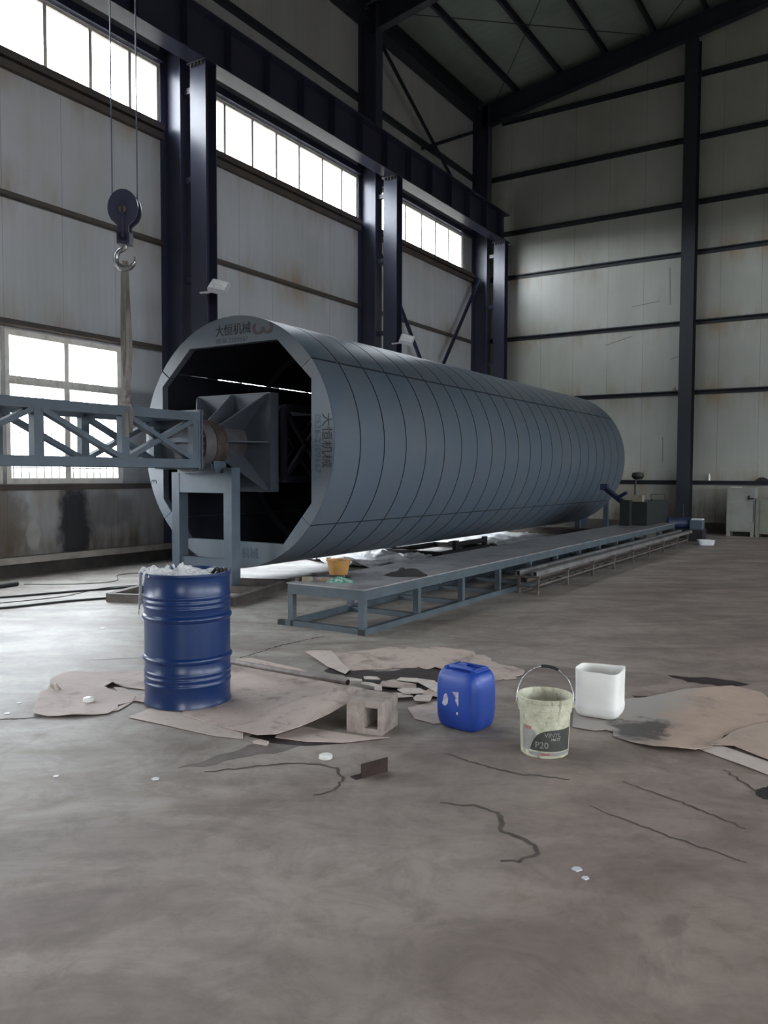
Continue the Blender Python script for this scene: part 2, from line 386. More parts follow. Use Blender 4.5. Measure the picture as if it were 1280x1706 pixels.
def ibeam(bm, a, b, h, wd, tw=.012, tf=.016, upv=(0, 0, 1)):
    """I section running a -> b, h along upv"""
    a, b, u = Vector(a), Vector(b), Vector(upv).normalized()
    bar(bm, a, b, tw, h-2*tf, u); bar(bm, a+u*(h-tf)/2, b+u*(h-tf)/2, wd, tf, u); bar(bm, a-u*(h-tf)/2, b-u*(h-tf)/2, wd, tf, u); return bm
def flat_sheet(name, pts, mat, z0=.003, th=.004, lift=None, cell=.07, parent=None, jag=.0):
    P = []
    for i, (x, y) in enumerate(pts):
        P.append((x, y))
        if jag:
            x2, y2 = pts[(i+1) % len(pts)]; L = math.hypot(x2-x, y2-y); k = int(L/.06)
            for q in range(1, k): t = q/k; P.append((x+(x2-x)*t+random.uniform(-jag, jag), y+(y2-y)*t+random.uniform(-jag, jag)))
    bm = B(); f = bm.faces.new([bm.verts.new((x, y, 0)) for x, y in P])
    xs = [p[0] for p in P]; ys = [p[1] for p in P]
    for ax, lo, hi in ((0, min(xs), max(xs)), (1, min(ys), max(ys))):
        t = lo+cell
        while t < hi:
            co = [0, 0, 0]; co[ax] = t; no = [0, 0, 0]; no[ax] = 1
            bmesh.ops.bisect_plane(bm, geom=bm.verts[:]+bm.edges[:]+bm.faces[:], plane_co=co, plane_no=no); t += cell
    bmesh.ops.triangulate(bm, faces=bm.faces[:])
    for v in bm.verts: v.co.z = z0+th+(lift(v.co.x, v.co.y) if lift else 0)
    top = bm.faces[:]
    r = bmesh.ops.extrude_face_region(bm, geom=top)
    for v in [g for g in r['geom'] if isinstance(g, bmesh.types.BMVert)]: v.co.z -= th
    return obj(name, bm, mat, parent, True)
def ribbon(bm, pts, wd, z=.0016, jag=.01, mi=0):
    P = []
    for (a, b) in zip(pts, pts[1:]):
        n = max(2, int(math.hypot(b[0]-a[0], b[1]-a[1])/.03))
        for k in range(n): t = k/n; P.append(Vector((a[0]+(b[0]-a[0])*t+random.uniform(-jag, jag), a[1]+(b[1]-a[1])*t+random.uniform(-jag, jag), z)))
    P.append(Vector((*pts[-1], z))); prev = None
    for i, p in enumerate(P):
        t = (P[min(i+1, len(P)-1)]-P[max(i-1, 0)]).normalized(); s = Vector((-t.y, t.x, 0))
        ww = wd*(.45+.55*math.sin(PI*min(1, max(0.0, (i+.5)/len(P)))))*random.uniform(.6, 1.2)/2
        c = (bm.verts.new(p+s*ww), bm.verts.new(p-s*ww))
        if prev: bm.faces.new((prev[0], prev[1], c[1], c[0])).material_index = mi
        prev = c
    return bm
def text_obj(name, body, size, mat, mat4, parent=None, depth=.001, sx=1.0, bend=None):
    c = bpy.data.curves.new(name, 'FONT'); c.body = body; c.size = size; c.extrude = depth; c.align_x = 'CENTER'; c.align_y = 'CENTER'; c.resolution_u = 3
    t = bpy.data.objects.new(name, c); COL.objects.link(t)
    dg = bpy.context.evaluated_depsgraph_get(); me = bpy.data.meshes.new_from_object(t.evaluated_get(dg)); bpy.data.objects.remove(t)
    for v in me.vertices:
        v.co.x *= sx
    me.transform(mat4)
    if bend:
        for v in me.vertices: v.co = bend(v.co)
    me.materials.clear(); me.materials.append(MT[mat]); me.name = name
    o = bpy.data.objects.new(name, me); COL.objects.link(o)
    if parent: o.parent = parent
    return o

# ------------------------------------------------------------ the hall
XL, XR, YB, YF = -11.0, 11.0, 22.9, -8.6
def zroof(x): return 12.93+.149*(9.66-abs(x))
bm = box(B(), XL-1, XR+1, YF-1, YB+1, -.2, 0); floor = struct(obj('floor', bm, 'floor'))

FR = [-8.3, -2.15, 4.0, 10.15, 16.3, 22.45]    # steel frames along the hall
UPW = [(FR[i]+.32, FR[i+1]-.14) for i in range(5)]; UPW[4] = (16.75, 21.7)
LOW = []
for i in range(5):
    e = FR[i+1]-1.03
    LOW += [(e-4.27, e-2.16), (e-2.11, e)]
def wall_holes(bm, x0, x1, y0, y1, z0, z1, holes):
    ys = sorted({y0, y1}|{h[0] for h in holes}|{h[1] for h in holes}); zs = sorted({z0, z1}|{h[2] for h in holes}|{h[3] for h in holes})
    for a, b in zip(ys, ys[1:]):
        run = None
        for c, d in zip(zs, zs[1:]):
            inside = any(h[0]-1e-6 <= a and b <= h[1]+1e-6 and h[2]-1e-6 <= c and d <= h[3]+1e-6 for h in holes)
            if inside:
                if run: box(bm, x0, x1, a, b, run[0], run[1]); run = None
            else: run = (run[0], d) if run else (c, d)
        if run: box(bm, x0, x1, a, b, run[0], run[1])
    return bm
holes = [(a, b, 7.62, 8.66) for a, b in UPW]+[(a, b, 1.38, 3.66) for a, b in LOW]
struct(obj('wall_left', wall_holes(B(), XL-.1, XL, YF, YB+.1, 0, 12.72, holes), 'wall_left'))
RH = [(a, b, 7.62, 8.66) for a, b in UPW]+[(a, b, 1.38, 3.66) for a, b in LOW]
struct(obj('wall_right', wall_holes(B(), XR, XR+.1, YF, YB+.1, 0, 12.72, RH), 'wall_far'))
bm = B(); prism(bm, [(XL-.1, 0), (XR+.1, 0), (XR+.1, zroof(XR)), (0, zroof(0)), (XL-.1, zroof(XL))], lambda u, v, t: (u, YB+t, v), .1); struct(obj('wall_back', bm, 'wall_back'))
bm = B()   # wall behind the camera, with an open lorry door
DX0, DX1, DZ = 2.5, 5.0, 2.8
for (a, b, c, d) in ((XL-.1, DX0, 0, DZ), (DX1, XR+.1, 0, DZ)): box(bm, a, b, YF-.1, YF, c, d)
prism(bm, [(XL-.1, DZ), (XR+.1, DZ), (XR+.1, zroof(XR)), (0, zroof(0)), (XL-.1, zroof(XL))], lambda u, v, t: (u, YF-.1+t, v), .1); struct(obj('wall_front', bm, 'wall_far'))
bm = B()
for s in (-1, 1):
    prism(bm, [(0, zroof(0)), (s*11.3, zroof(11.3)), (s*11.3, zroof(11.3)+.1), (0, zroof(0)+.1)], lambda u, v, t: (u, YF-.3+t, v), YB-YF+.6)
struct(obj('ceiling', bm, 'roof'))
struct(obj('trim_1', box(B(), XL, XL+.05, YF, YB, 0, .20), 'plinth'))
struct(obj('trim_2', box(box(B(), XL, -5.0, YB-.05, YB, 0, .28), -4.5, XR, YB-.05, YB, 0, .28), 'plinth'))
struct(obj('trim_3', box(B(), XL, XL+.14, YF, YB-.4, .20, .30), 'pale_rail'))
bm = box(B(), XL-1.2, XL-.11, YF, YB, -.19, -.001)

def portal(cx, cy, cz, su, sv, rot):
    l = bpy.data.lights.new('daylight_portal', 'AREA'); l.shape = 'RECTANGLE'; l.size = su; l.size_y = sv
    l.cycles.is_portal = True
    o = bpy.data.objects.new('daylight_portal', l); COL.objects.link(o); o.location = (cx, cy, cz); o.rotation_euler = rot
LROT = (0, math.radians(-90), 0); RROT = (0, math.radians(90), 0)

nwin = [0]
def window_root():
    nwin[0] += 1; o = bpy.data.objects.new('window_%d' % nwin[0], None); COL.objects.link(o); return struct(o)
def upper_window(x, y0, y1, mull, side):
    r = window_root(); z0, z1 = 7.62, 8.66; xa, xb = (x-.07, x-.02) if side < 0 else (x+.02, x+.07)
    bm = B(); box(bm, xa, xb, y0, y1, z0, z0+.05); box(bm, xa, xb, y0, y1, z1-.05, z1); box(bm, xa, xb, y0, y0+.06, z0+.05, z1-.05); box(bm, xa, xb, y1-.06, y1, z0+.05, z1-.05)
    struct(obj('frame', bm, 'frame_white', r))
    for m in mull: struct(obj('mullion', box(B(), xa, xb, m-.032, m+.032, z0+.05, z1-.05), 'frame_white', r))
    struct(obj('pane', box(B(), (xa+xb)/2-.003, (xa+xb)/2+.003, y0+.03, y1-.03, z0+.03, z1-.03), 'glass', r))
MUL = {3: [4.62, 5.4, 6.19, 6.98, 7.77, 8.58, 9.37], 4: None}
ML = [[], [], [4.62, 5.4, 6.19, 6.98, 7.77, 8.585, 9.37], [10.86, 11.64, 12.43, 13.17, 13.93, 14.77, 15.52], [17.58, 18.41, 19.27, 20.04, 20.83]]
for i in range(5):
    a, b = UPW[i]; mm = ML[i] or [a+(b-a)*k/7 for k in range(1, 7)]
    upper_window(XL, a, b, mm, -1); upper_window(XR, a, b, [a+(b-a)*k/7 for k in range(1, 7)], 1)
    portal(XL-.14, (a+b)/2, 8.14, 1.04, b-a, LROT); portal(XR+.14, (a+b)/2, 8.14, 1.04, b-a, RROT)
def lower_window(x, y0, y1, side, detail=True):
    r = window_root(); z0, z1 = 1.38, 3.66; xa, xb = (x-.08, x-.02) if side < 0 else (x+.02, x+.08); w_ = .085
    bm = B(); box(bm, xa, xb, y0, y1, z0, z0+w_); box(bm, xa, xb, y0, y1, z1-w_, z1); box(bm, xa, xb, y0, y0+w_, z0+w_, z1-w_); box(bm, xa, xb, y1-w_, y1, z0+w_, z1-w_)
    box(bm, xa, xb+.015, y0+w_, y1-w_, 2.86, 2.98); struct(obj('frame', bm, 'frame_white', r))
    c = (y0+y1)/2
    struct(obj('mullion', box(box(B(), xa, xb, c-.04, c+.04, 2.98, z1-w_), xa, xb, c-.05, c+.05, z0+w_, 2.86), 'frame_white', r))
    struct(obj('pane', box(B(), (xa+xb)/2-.003, (xa+xb)/2+.003, y0+.03, y1-.03, z0+.03, z1-.03), 'glass', r))
    if detail:
        bm = B(); xo = x-.16; t = y0+.08
        while t < y1: box(bm, xo-.004, xo+.004, t-.004, t+.004, z0-.05, z1+.05); t += .13
        for zz in (1.62, 2.15): box(bm, xo-.004, xo+.004, y0, y1, zz-.006, zz+.006)
        struct(obj('security_bars', bm, 'black', r))
for i, (a, b) in enumerate(LOW):
    lower_window(XL, a, b, -1, i in (4, 5)); lower_window(XR, a, b, 1, False)
for i in range(5):
    a, b = LOW[2*i][0], LOW[2*i+1][1]
    portal(XL-.2, (a+b)/2, 2.52, 2.28, b-a, LROT); portal(XR+.2, (a+b)/2, 2.52, 2.28, b-a, RROT)
portal((DX0+DX1)/2, YF-.15, DZ/2, DX1-DX0, DZ, (math.radians(90), 0, 0))

# girts (horizontal wall rails) of the left wall
tn = [4]
def trim(bm, mat='girt'):
    o = struct(obj('trim_%d' % tn[0], bm, mat)); tn[0] += 1; return o
for i in range(1, 5):
    y0, y1 = FR[i]+.16, FR[i+1]-.14
    for z in (3.75, 5.59): trim(box(box(B(), XL, XL+.02, y0, y1, z-.05, z+.05), XL+.02, XL+.12, y0, y1, z-.05, z-.035))
    trim(box(box(B(), XL, XL+.13, y0, y1, 7.50, 7.61), XL, XL+.09, y0, y1, 7.36, 7.47), 'girt')
    trim(box(B(), XL, XL+.10, y0, y1, 8.68, 8.82), 'navy')
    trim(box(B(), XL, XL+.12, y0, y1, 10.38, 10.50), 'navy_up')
    trim(box(B(), XL, XL+.06, y0, y1, 1.28, 1.37), 'girt')
# girts of the back wall
for z in (1.35, 3.78, 5.65, 7.50, 8.82, 10.51, 12.15):
    for a, b in ((XL+.15, -4.93), (-4.58, 1.3)):
        a2 = a
        if z > 12: a2 = max(a, -10.3)
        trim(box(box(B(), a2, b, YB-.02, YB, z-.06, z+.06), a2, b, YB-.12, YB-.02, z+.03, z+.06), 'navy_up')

# wall columns, crane posts
NTH = {4.0: 'near', 10.15: 'first', 16.3: 'second', 22.45: 'corner'}
WL = {4.0: 'dark navy steel wall column out at the left edge by the near window bay',
      10.15: 'dark navy steel wall column at the right end of the nearest upper windows',
      16.3: 'tall dark steel wall column between the middle and far upper window rows',
      22.45: 'dark steel wall column standing in the far corner of the hall'}
CL = {4.0: 'dark navy crane post outside the left edge of the photo',
      10.15: 'broad dark navy crane post nearest the camera, left of the big cylinder top',
      16.3: 'dark navy crane post rising behind the middle of the grey cylinder',
      22.45: 'farthest dark navy crane post, next to the back wall corner'}
for y in (4.0, 10.15, 16.3, 22.45):
    bm = ibeam(B(), (XL+.25, y, 0), (XL+.25, y, 12.55), .5, .30, .012, .016, (1, 0, 0))
    t = thing('wall_column', WL[y], 'steel column', (0, 0, 0), 0)
    obj('column_shaft', bm, 'navy', t)
    obj('base_plate', box(B(), XL+.0, XL+.56, y-.2, y+.2, 0, .025), 'navy', t)
    t = thing('crane_column', CL[y], 'steel column')
    bm = B(); box(bm, -10.28, -9.92, y-.13, y-.114, 0, 8.46); box(bm, -10.28, -9.92, y+.114, y+.13, 0, 8.46); box(bm, -10.107, -10.093, y-.114, y+.114, 0, 8.46)
    obj('column_shaft', bm, 'navy', t)
    obj('base_plate', box(B(), -10.4, -9.8, y-.25, y+.25, 0, .03), 'navy', t)
    obj('cap_plate', box(B(), -10.32, -9.88, y-.17, y+.17, 8.46, 8.485), 'navy', t)
    for k in range(4): obj('cap_bolt', cyl(B(), (-10.22+.08*k, y-.155, 8.40), (-10.22+.08*k, y-.155, 8.46), .016, 8), 'girt', t)
    bm = B()
    for z in (1.5, 3.2, 4.9, 6.6, 8.1): box(bm, -10.5, -10.28, y-.05, y+.05, z-.05, z+.05)
    obj('tie_plate', bm, 'navy', t)
# crane runway girders, one per bay
GL = ['dark crane runway girder in the nearest bay, top left corner of the photo', 'dark crane runway girder above the middle upper windows', 'dark crane runway girder above the farthest upper windows, ending at the back wall']
for i in range(2, 5):
    y0, y1 = FR[i]+.005, FR[i+1]-.005
    if i == 4: y1 = 22.62
    t = thing('crane_runway_girder', GL[i-2], 'crane girder', group=None)
    bm = B(); box(bm, -10.28, -9.92, y0, y1, 8.49, 8.515); obj('bottom_flange', bm, 'navy', t)
    obj('web', box(B(), -10.107, -10.093, y0, y1, 8.515, 9.27), 'navy', t)
    obj('top_flange', box(B(), -10.30, -9.90, y0, y1, 9.27, 9.295), 'navy', t)
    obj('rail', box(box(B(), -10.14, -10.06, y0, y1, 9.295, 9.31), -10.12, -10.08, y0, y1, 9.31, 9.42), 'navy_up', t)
    for k in range(6):
        yy = y0+(y1-y0)*(k+.5)/6; obj('stiffener', box(box(B(), -10.27, -10.107, yy-.006, yy+.006, 8.515, 9.27), -10.093, -9.93, yy-.006, yy+.006, 8.515, 9.27), 'navy', t)
# eave struts, rafters, purlins
EL = ['dark eave strut over the near bay, top left', 'dark eave strut over the middle bay running out of the top of the photo', 'broad dark eave strut from the second wall column to the back corner']
for i in range(2, 5):
    y0, y1 = FR[i]+.16, FR[i+1]-.16
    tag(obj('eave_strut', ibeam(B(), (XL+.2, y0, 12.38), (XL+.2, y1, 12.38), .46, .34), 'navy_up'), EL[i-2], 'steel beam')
RL = {4.0: 'dark sloping roof rafter nearest the camera', 10.15: 'dark sloping roof rafter over the first crane post', 16.3: 'dark sloping roof rafter meeting the second wall column at the top', 22.45: 'dark sloping roof rafter along the top of the back wall'}
for y in (4.0, 10.15, 16.3, 22.45):
    t = thing('roof_rafter', RL[y], 'roof rafter')
    bm = B(); f = lambda u, v, tt: (u, y-.11+tt, v)
    d = lambda x: .40+.22*abs(x)/11
    for s in (-1, 1):
        top = lambda x: zroof(x)-.20
        prism(bm, [(0, top(0)), (s*10.75, top(10.75)), (s*10.75, top(10.75)-.02), (0, top(0)-.02)], f, .22)
        prism(bm, [(0, top(0)-d(0)), (s*10.75, top(10.75)-d(10.75)), (s*10.75, top(10.75)-d(10.75)-.02), (0, top(0)-d(0)-.02)], f, .22)
        prism(bm, [(0, top(0)-.02), (s*10.75, top(10.75)-.02), (s*10.75, top(10.75)-d(10.75)), (0, top(0)-d(0))], lambda u, v, tt: (u, y-.006+tt, v), .012)
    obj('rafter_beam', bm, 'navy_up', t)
for x in [-9.66+1.31*k for k in range(0, 8)]:
    z = zroof(x)-.1
    for a, b in ((16.3, 22.8), (10.15, 16.3)):
        n = round((x+9.66)/1.31)
        bm = B(); bar(bm, (x, a, z-.085), (x, b, z-.085), .07, .015); bar(bm, (x, a, z+.085), (x, b, z+.085), .07, .015); bar(bm, (x-.03, a, z), (x-.03, b, z), .012, .17)
        trim(bm, 'navy_up')
# roof bracing rods in the last bay (zig-zag of thin rods)
def rod(p, q, lab, r=.012, m='navy_up', nm='bracing_rod', cat='bracing rod', g=None):
    return tag(obj(nm, cyl(B(), p, q, r, 8), m), lab, cat, g)
def rz(x): return zroof(x)-.32
rod((-10.5, 16.5, rz(10.5)), (-5.7, 22.3, rz(5.7)), 'thin roof bracing rod running from the second column towards the back wall column')
rod((-5.7, 16.5, rz(5.7)), (-10.3, 22.3, rz(10.3)), 'thin roof bracing rod running down to the far corner')
rod((-5.7, 16.5, rz(5.7)), (-.6, 22.3, rz(.6)), 'thin roof bracing rod crossing the purlins at the top right')
rod((-.6, 16.5, rz(.6)), (-5.6, 22.3, rz(5.6)), 'thin roof bracing rod ending above the tall back wall column')
# wall cross bracing in the last bay
def brace(a, b, w_, lab, m='navy'):
    bm = B(); bar(bm, a, b, w_, .012, (1, 0, 0)); bar(bm, Vector(a)+Vector((.03, 0, 0)), Vector(b)+Vector((.03, 0, 0)), .012, w_*.8, (1, 0, 0))
    return tag(obj('wall_brace', bm, m), lab, 'steel brace')
brace((-10.75, 16.45, 7.25), (-10.75, 19.4, 3.85), .11, 'diagonal steel wall brace leaning right, behind the far floodlight')
brace((-10.75, 22.3, 7.45), (-10.75, 19.4, 3.85), .11, 'diagonal steel wall brace leaning left, below the farthest upper windows')
brace((-10.72, 16.5, 12.0), (-10.72, 20.6, 9.75), .09, 'thin diagonal brace above the crane girder, falling to the right', 'navy_up')
brace((-10.66, 22.25, 11.85), (-10.66, 18.6, 10.05), .09, 'thin diagonal brace above the crane girder, falling to the left', 'navy_up')
# back wall wind column
t = thing('back_wall_column', 'tall dark steel column standing against the back wall behind the grey cabinets', 'steel column')
obj('column_shaft', ibeam(B(), (-4.75, YB-.24, 0), (-4.75, YB-.24, 13.0), .38, .34, .012, .018, (0, 1, 0)), 'navy_up', t)
obj('base_plate', box(B(), -4.97, -4.53, YB-.48, YB-.03, 0, .03), 'navy_up', t)

# ------------------------------------------------------------ crane hook, rope, sling
HX, HY = -7.7, 6.45
t = thing('bridge_crane', 'overhead bridge crane girder and trolley carrying the hook ropes above the frame', 'crane')
obj('bridge_beam', box(B(), -10.1, 10.1, HY+.35, HY+.75, 9.55, 10.2), 'navy_up', t)
obj('trolley', box(B(), HX-.5, HX+.5, HY-.35, HY+.35, 9.9, 10.4), 'navy_up', t)
obj('end_truck', box(B(), -10.35, -9.85, HY-.6, HY+1.4, 9.42, 9.75), 'navy_up', t)
obj('end_truck', box(B(), 9.85, 10.35, HY-.6, HY+1.4, 9.42, 9.75), 'navy_up', t)
t = thing('hook_block', 'dark crane pulley block with bright open hook, hanging left of the first crane post', 'crane hook', (HX, HY, 4.55), math.radians(32))
def disc(bm, y0, y1, r, cz, sx=1.0, n=36):
    a = [bm.verts.new((r*sx*math.cos(2*PI*k/n), y0, cz+r*math.sin(2*PI*k/n))) for k in range(n)]; b = [bm.verts.new((v.co.x, y1, v.co.z)) for v in a]
    bm.faces.new(a[::-1]); bm.faces.new(b)
    for k in range(n): bm.faces.new((a[k], a[(k+1) % n], b[(k+1) % n], b[k]))
bm = B()
for yy in (-.075, .05):
    pts = [(.178*math.cos(a), .08+.215*math.sin(a)) for a in [PI*(-.22)+PI*1.44*k/24 for k in range(25)]]+[(-.065, -.12), (-.062, -.30), (.062, -.30), (.065, -.12)]
    prism(bm, pts, lambda u, v, tt: (u, yy+tt, v), .025)
obj('cheek_plate', bm, 'navy', t)
bm = B(); disc(bm, -.035, .035, .15, .06); obj('sheave', bm, 'black', t)
bm = B(); disc(bm, -.095, .095, .045, .06); obj('axle_pin', bm, 'girt', t)
obj('yoke', box(box(B(), -.075, .075, -.075, .075, -.33, -.20), -.012, .012, -.095, -.075, -.26, .16), 'navy', t)
bm = B(); pts = [(0, 0, -.30), (0, 0, -.37)]
pts += [(.112*math.cos(a)-.0, 0, -.49+.112*math.sin(a)) for a in [PI*.56+PI*1.50*k/14 for k in range(15)]]
R_ = [.026, .026]+[.026+.012*math.sin(PI*k/14) for k in range(15)]; R_[-1] = .008; R_[-2] = .018
tube(bm, pts, R_, 12); obj('hook', bm, 'chrome', t, True)
for dx, lab in ((-.145, 'left'), (.15, 'right')):
    c_ = Vector((dx*math.cos(math.radians(32)), dx*math.sin(math.radians(32)), 0))
    tag(obj('wire_rope', cyl(B(), (HX+c_.x, HY+c_.y, 4.60), (HX+c_.x, HY+c_.y, 9.88), .008, 8), 'wire_grey'), 'thin steel wire rope running up from the %s side of the pulley block' % lab, 'rope')
# lifting sling: two legs from the hook round the truss
t = thing('lifting_sling', 'grimy pale webbing sling hanging from the hook down to the lattice truss', 'sling', (HX, HY, 0))
def strap(bm, pts, wd, th=.008, wv=(.85, .53, 0)):
    P = smooth_path(pts, 5); prev = None; wv = Vector(wv).normalized()
    for i, p in enumerate(P):
        tg = (P[min(i+1, len(P)-1)]-P[max(i-1, 0)]).normalized(); n = tg.cross(wv).normalized()
        q = [bm.verts.new(p+wv*a*wd/2+n*b*th/2) for a, b in ((-1, -1), (1, -1), (1, 1), (-1, 1))]
        if prev:
            for k in range(4): bm.faces.new((prev[k], prev[(k+1) % 4], q[(k+1) % 4], q[k]))
        else: bm.faces.new(q)
        prev = q
    bm.faces.new(prev[::-1])
bm = B(); strap(bm, [(.0, 0, 4.03), (.02, 0, 3.6), (.03, .02, 3.1), (.05, -.02, 2.75), (.10, -.14, 2.45), (.28, -.30, 2.33), (.385, -.36, 2.24), (.40, -.36, 2.06), (.395, -.35, 1.95)], .07); obj('strap_leg', bm, 'strap', t, True)
bm = B(); strap(bm, [(-.01, 0, 4.04), (.0, 0, 3.6), (-.01, .02, 3.1), (-.0, .04, 2.75), (.06, -.05, 2.5), (.25, -.2, 2.36), (.40, -.30, 2.28), (.415, -.30, 2.1), (.41, -.30, 2.0)], .06); obj('strap_leg', bm, 'strap', t, True)
bm = B(); strap(bm, [(-.03, 0, 4.0), (-.03, -.02, 3.2), (-.05, .02, 2.8), (-.15, .16, 2.45), (-.33, .32, 2.33), (-.41, .34, 2.2), (-.41, .34, 2.05)], .06); obj('strap_leg', bm, 'strap', t, True)

# ------------------------------------------------------------ the mandrel
CX, CZ, RR, Y0, Y1, RING = -7.70, 1.965, 1.73, 8.25, 21.25, .5909
mand = thing('steel_mandrel', 'huge grey blue steel cylinder of ringed segments lying on stands across the hall', 'cylinder')
SEAM = [math.radians(a) for a in (38, 142, 219, 321)]
OCT = [(1.37, -.80), (1.37, .80), (.80, 1.35), (-.80, 1.35), (-1.37, .84), (-1.37, -.80), (-.88, -1.36), (.90, -1.36)]
def octhit(a):
    d = Vector((math.cos(a), math.sin(a)))
    for i in range(len(OCT)):
        p, q = Vector(OCT[i]), Vector(OCT[(i+1) % len(OCT)]); e = q-p; den = d.x*e.y-d.y*e.x
        if abs(den) < 1e-9: continue
        tt = (p.x*e.y-p.y*e.x)/den; s = (p.x*d.y-p.y*d.x)/den
        if tt > 0 and -1e-6 <= s <= 1+1e-6: return d*tt
NR = 22
for k in range(4):
    a0, a1 = SEAM[k], SEAM[(k+1) % 4]
    if a1 < a0: a1 += 2*PI
    gap0 = (.004, .009, .004, .004)[k]/RR; gap1 = (.009, .004, .004, .004)[k]/RR; a0 += gap0; a1 -= gap1; N = 40
    prof = []   # (y, r, material)
    for j in range(NR):
        ya = Y0+RING*j
        prof += [(ya+(.013 if j else 0), RR, 0), (ya+RING-.013 if j < NR-1 else Y1, RR, 0)]
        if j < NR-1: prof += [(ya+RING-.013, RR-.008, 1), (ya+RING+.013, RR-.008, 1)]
    bm = B(); cols = []
    for (y, r, m) in prof: cols.append([bm.verts.new((CX+r*math.cos(a0+(a1-a0)*i/N), y, CZ+r*math.sin(a0+(a1-a0)*i/N))) for i in range(N+1)])
    for q in range(len(cols)-1):
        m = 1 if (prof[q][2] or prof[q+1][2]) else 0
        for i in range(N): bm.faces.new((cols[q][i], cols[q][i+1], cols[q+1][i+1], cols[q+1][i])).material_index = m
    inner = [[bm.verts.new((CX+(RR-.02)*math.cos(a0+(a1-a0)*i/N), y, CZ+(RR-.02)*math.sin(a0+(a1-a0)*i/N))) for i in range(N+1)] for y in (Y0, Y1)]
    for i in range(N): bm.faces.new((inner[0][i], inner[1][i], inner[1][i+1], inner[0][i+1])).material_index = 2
    for i in range(N):
        bm.faces.new((cols[0][i], inner[0][i], inner[0][i+1], cols[0][i+1])); bm.faces.new((cols[-1][i], cols[-1][i+1], inner[1][i+1], inner[1][i]))
    seg = obj('shell_segment', bm, ['mandrel', 'seam_shade', 'inner'], mand, True)
    # dark strip over the longitudinal joint, shade of the gap put into colour
    a = SEAM[k]; rad = Vector((math.cos(a), 0, math.sin(a))); tg = Vector((-math.sin(a), 0, math.cos(a)))
    if k in (0, 3):
        c = Vector((CX, 0, CZ))+rad*(RR+.0015); bm = B(); bar(bm, c+Vector((0, Y0, 0)), c+Vector((0, Y1, 0)), .026 if k == 0 else .016, .004, rad); obj('joint_shade_strip', bm, 'seam_shade', mand)
    ang = [a0+(a1-a0)*i/N for i in range(N+1)]
    outer = [(RR*math.cos(a_), RR*math.sin(a_)) for a_ in ang]
    inn = [tuple(octhit(a0))]
    cs = []
    for p in OCT:
        pa = math.atan2(p[1], p[0])
        while pa < a0: pa += 2*PI
        if pa < a1: cs.append((pa, p))
    cs.sort(); inn += [p for _, p in cs]+[tuple(octhit(a1))]
    for yy, nm in ((Y0, 'end_plate'), (Y1-.012, 'end_plate')):
        bm = B(); prism(bm, outer+inn[::-1], lambda u, v, tt: (CX+u, yy-.002+tt, CZ+v), .014)
        ep = obj(nm, bm, 'mandrel_plate', mand)
        if yy == Y0: seg_plate = ep
    # rolled inner lip along the opening
    bm = B()
    for p, q in zip(inn, inn[1:]): bar(bm, (CX+p[0], Y0+.05, CZ+p[1]), (CX+q[0], Y0+.05, CZ+q[1]), .10, .008, Vector((-(q[1]-p[1]), 0, q[0]-p[0])))
    obj('opening_flange', bm, 'mandrel_plate', mand)
    PX = [lambda x, z, rot=0: Matrix.Translation((x, Y0-.004, z)) @ Matrix.Rotation(rot, 4, (0, -1, 0)) @ Matrix.Rotation(PI/2, 4, 'X')][0]
    if k == 0:    # top segment
        text_obj('stencil_lettering', '大恒机械', .165, 'ink', PX(-7.68, 3.50), seg_plate)
        text_obj('stencil_number', '0536-2109667', .10, 'ink_faint', PX(-7.70, 3.365), seg_plate)
        text_obj('painted_mark', '3', .52, 'ink_brown', PX(-7.17, 3.47, -PI/2), seg_plate, sx=.8)
    if k == 3:    # right segment
        text_obj('stencil_lettering', '大恒机械', .175, 'ink', PX(-6.095, 1.97, -PI/2), seg_plate)
        text_obj('stencil_number', '0536-2109667', .13, 'ink_faint', PX(-6.235, 1.93, -PI/2), seg_plate)
    if k == 1:    # left segment
        text_obj('painted_mark', '5', .17, 'ink', PX(-9.26, 1.98, PI/2), seg_plate)
        text_obj('painted_mark', '3', .17, 'ink', PX(-9.26, 1.42, PI/2), seg_plate)
    if k == 2:
        text_obj('stencil_lettering', '大恒机械', .16, 'ink_faint', PX(-7.55, .45), seg_plate)
# ring frames inside the shell
for y in (10.5, 13.0, 15.5, 18.0):
    bm = B(); n = 48; o_ = []; i_ = []
    ro, ri = RR-.03, RR-.13
    for s, yy in ((0, y), (1, y+.01)):
        o_.append([bm.verts.new((CX+ro*math.cos(2*PI*k/n), yy, CZ+ro*math.sin(2*PI*k/n))) for k in range(n)]); i_.append([bm.verts.new((CX+ri*math.cos(2*PI*k/n), yy, CZ+ri*math.sin(2*PI*k/n))) for k in range(n)])
    for k in range(n):
        j = (k+1) % n
        bm.faces.new((o_[0][k], o_[0][j], i_[0][j], i_[0][k])); bm.faces.new((o_[1][k], i_[1][k], i_[1][j], o_[1][j])); bm.faces.new((i_[0][k], i_[0][j], i_[1][j], i_[1][k]))
    obj('ring_frame', bm, 'inner', mand)
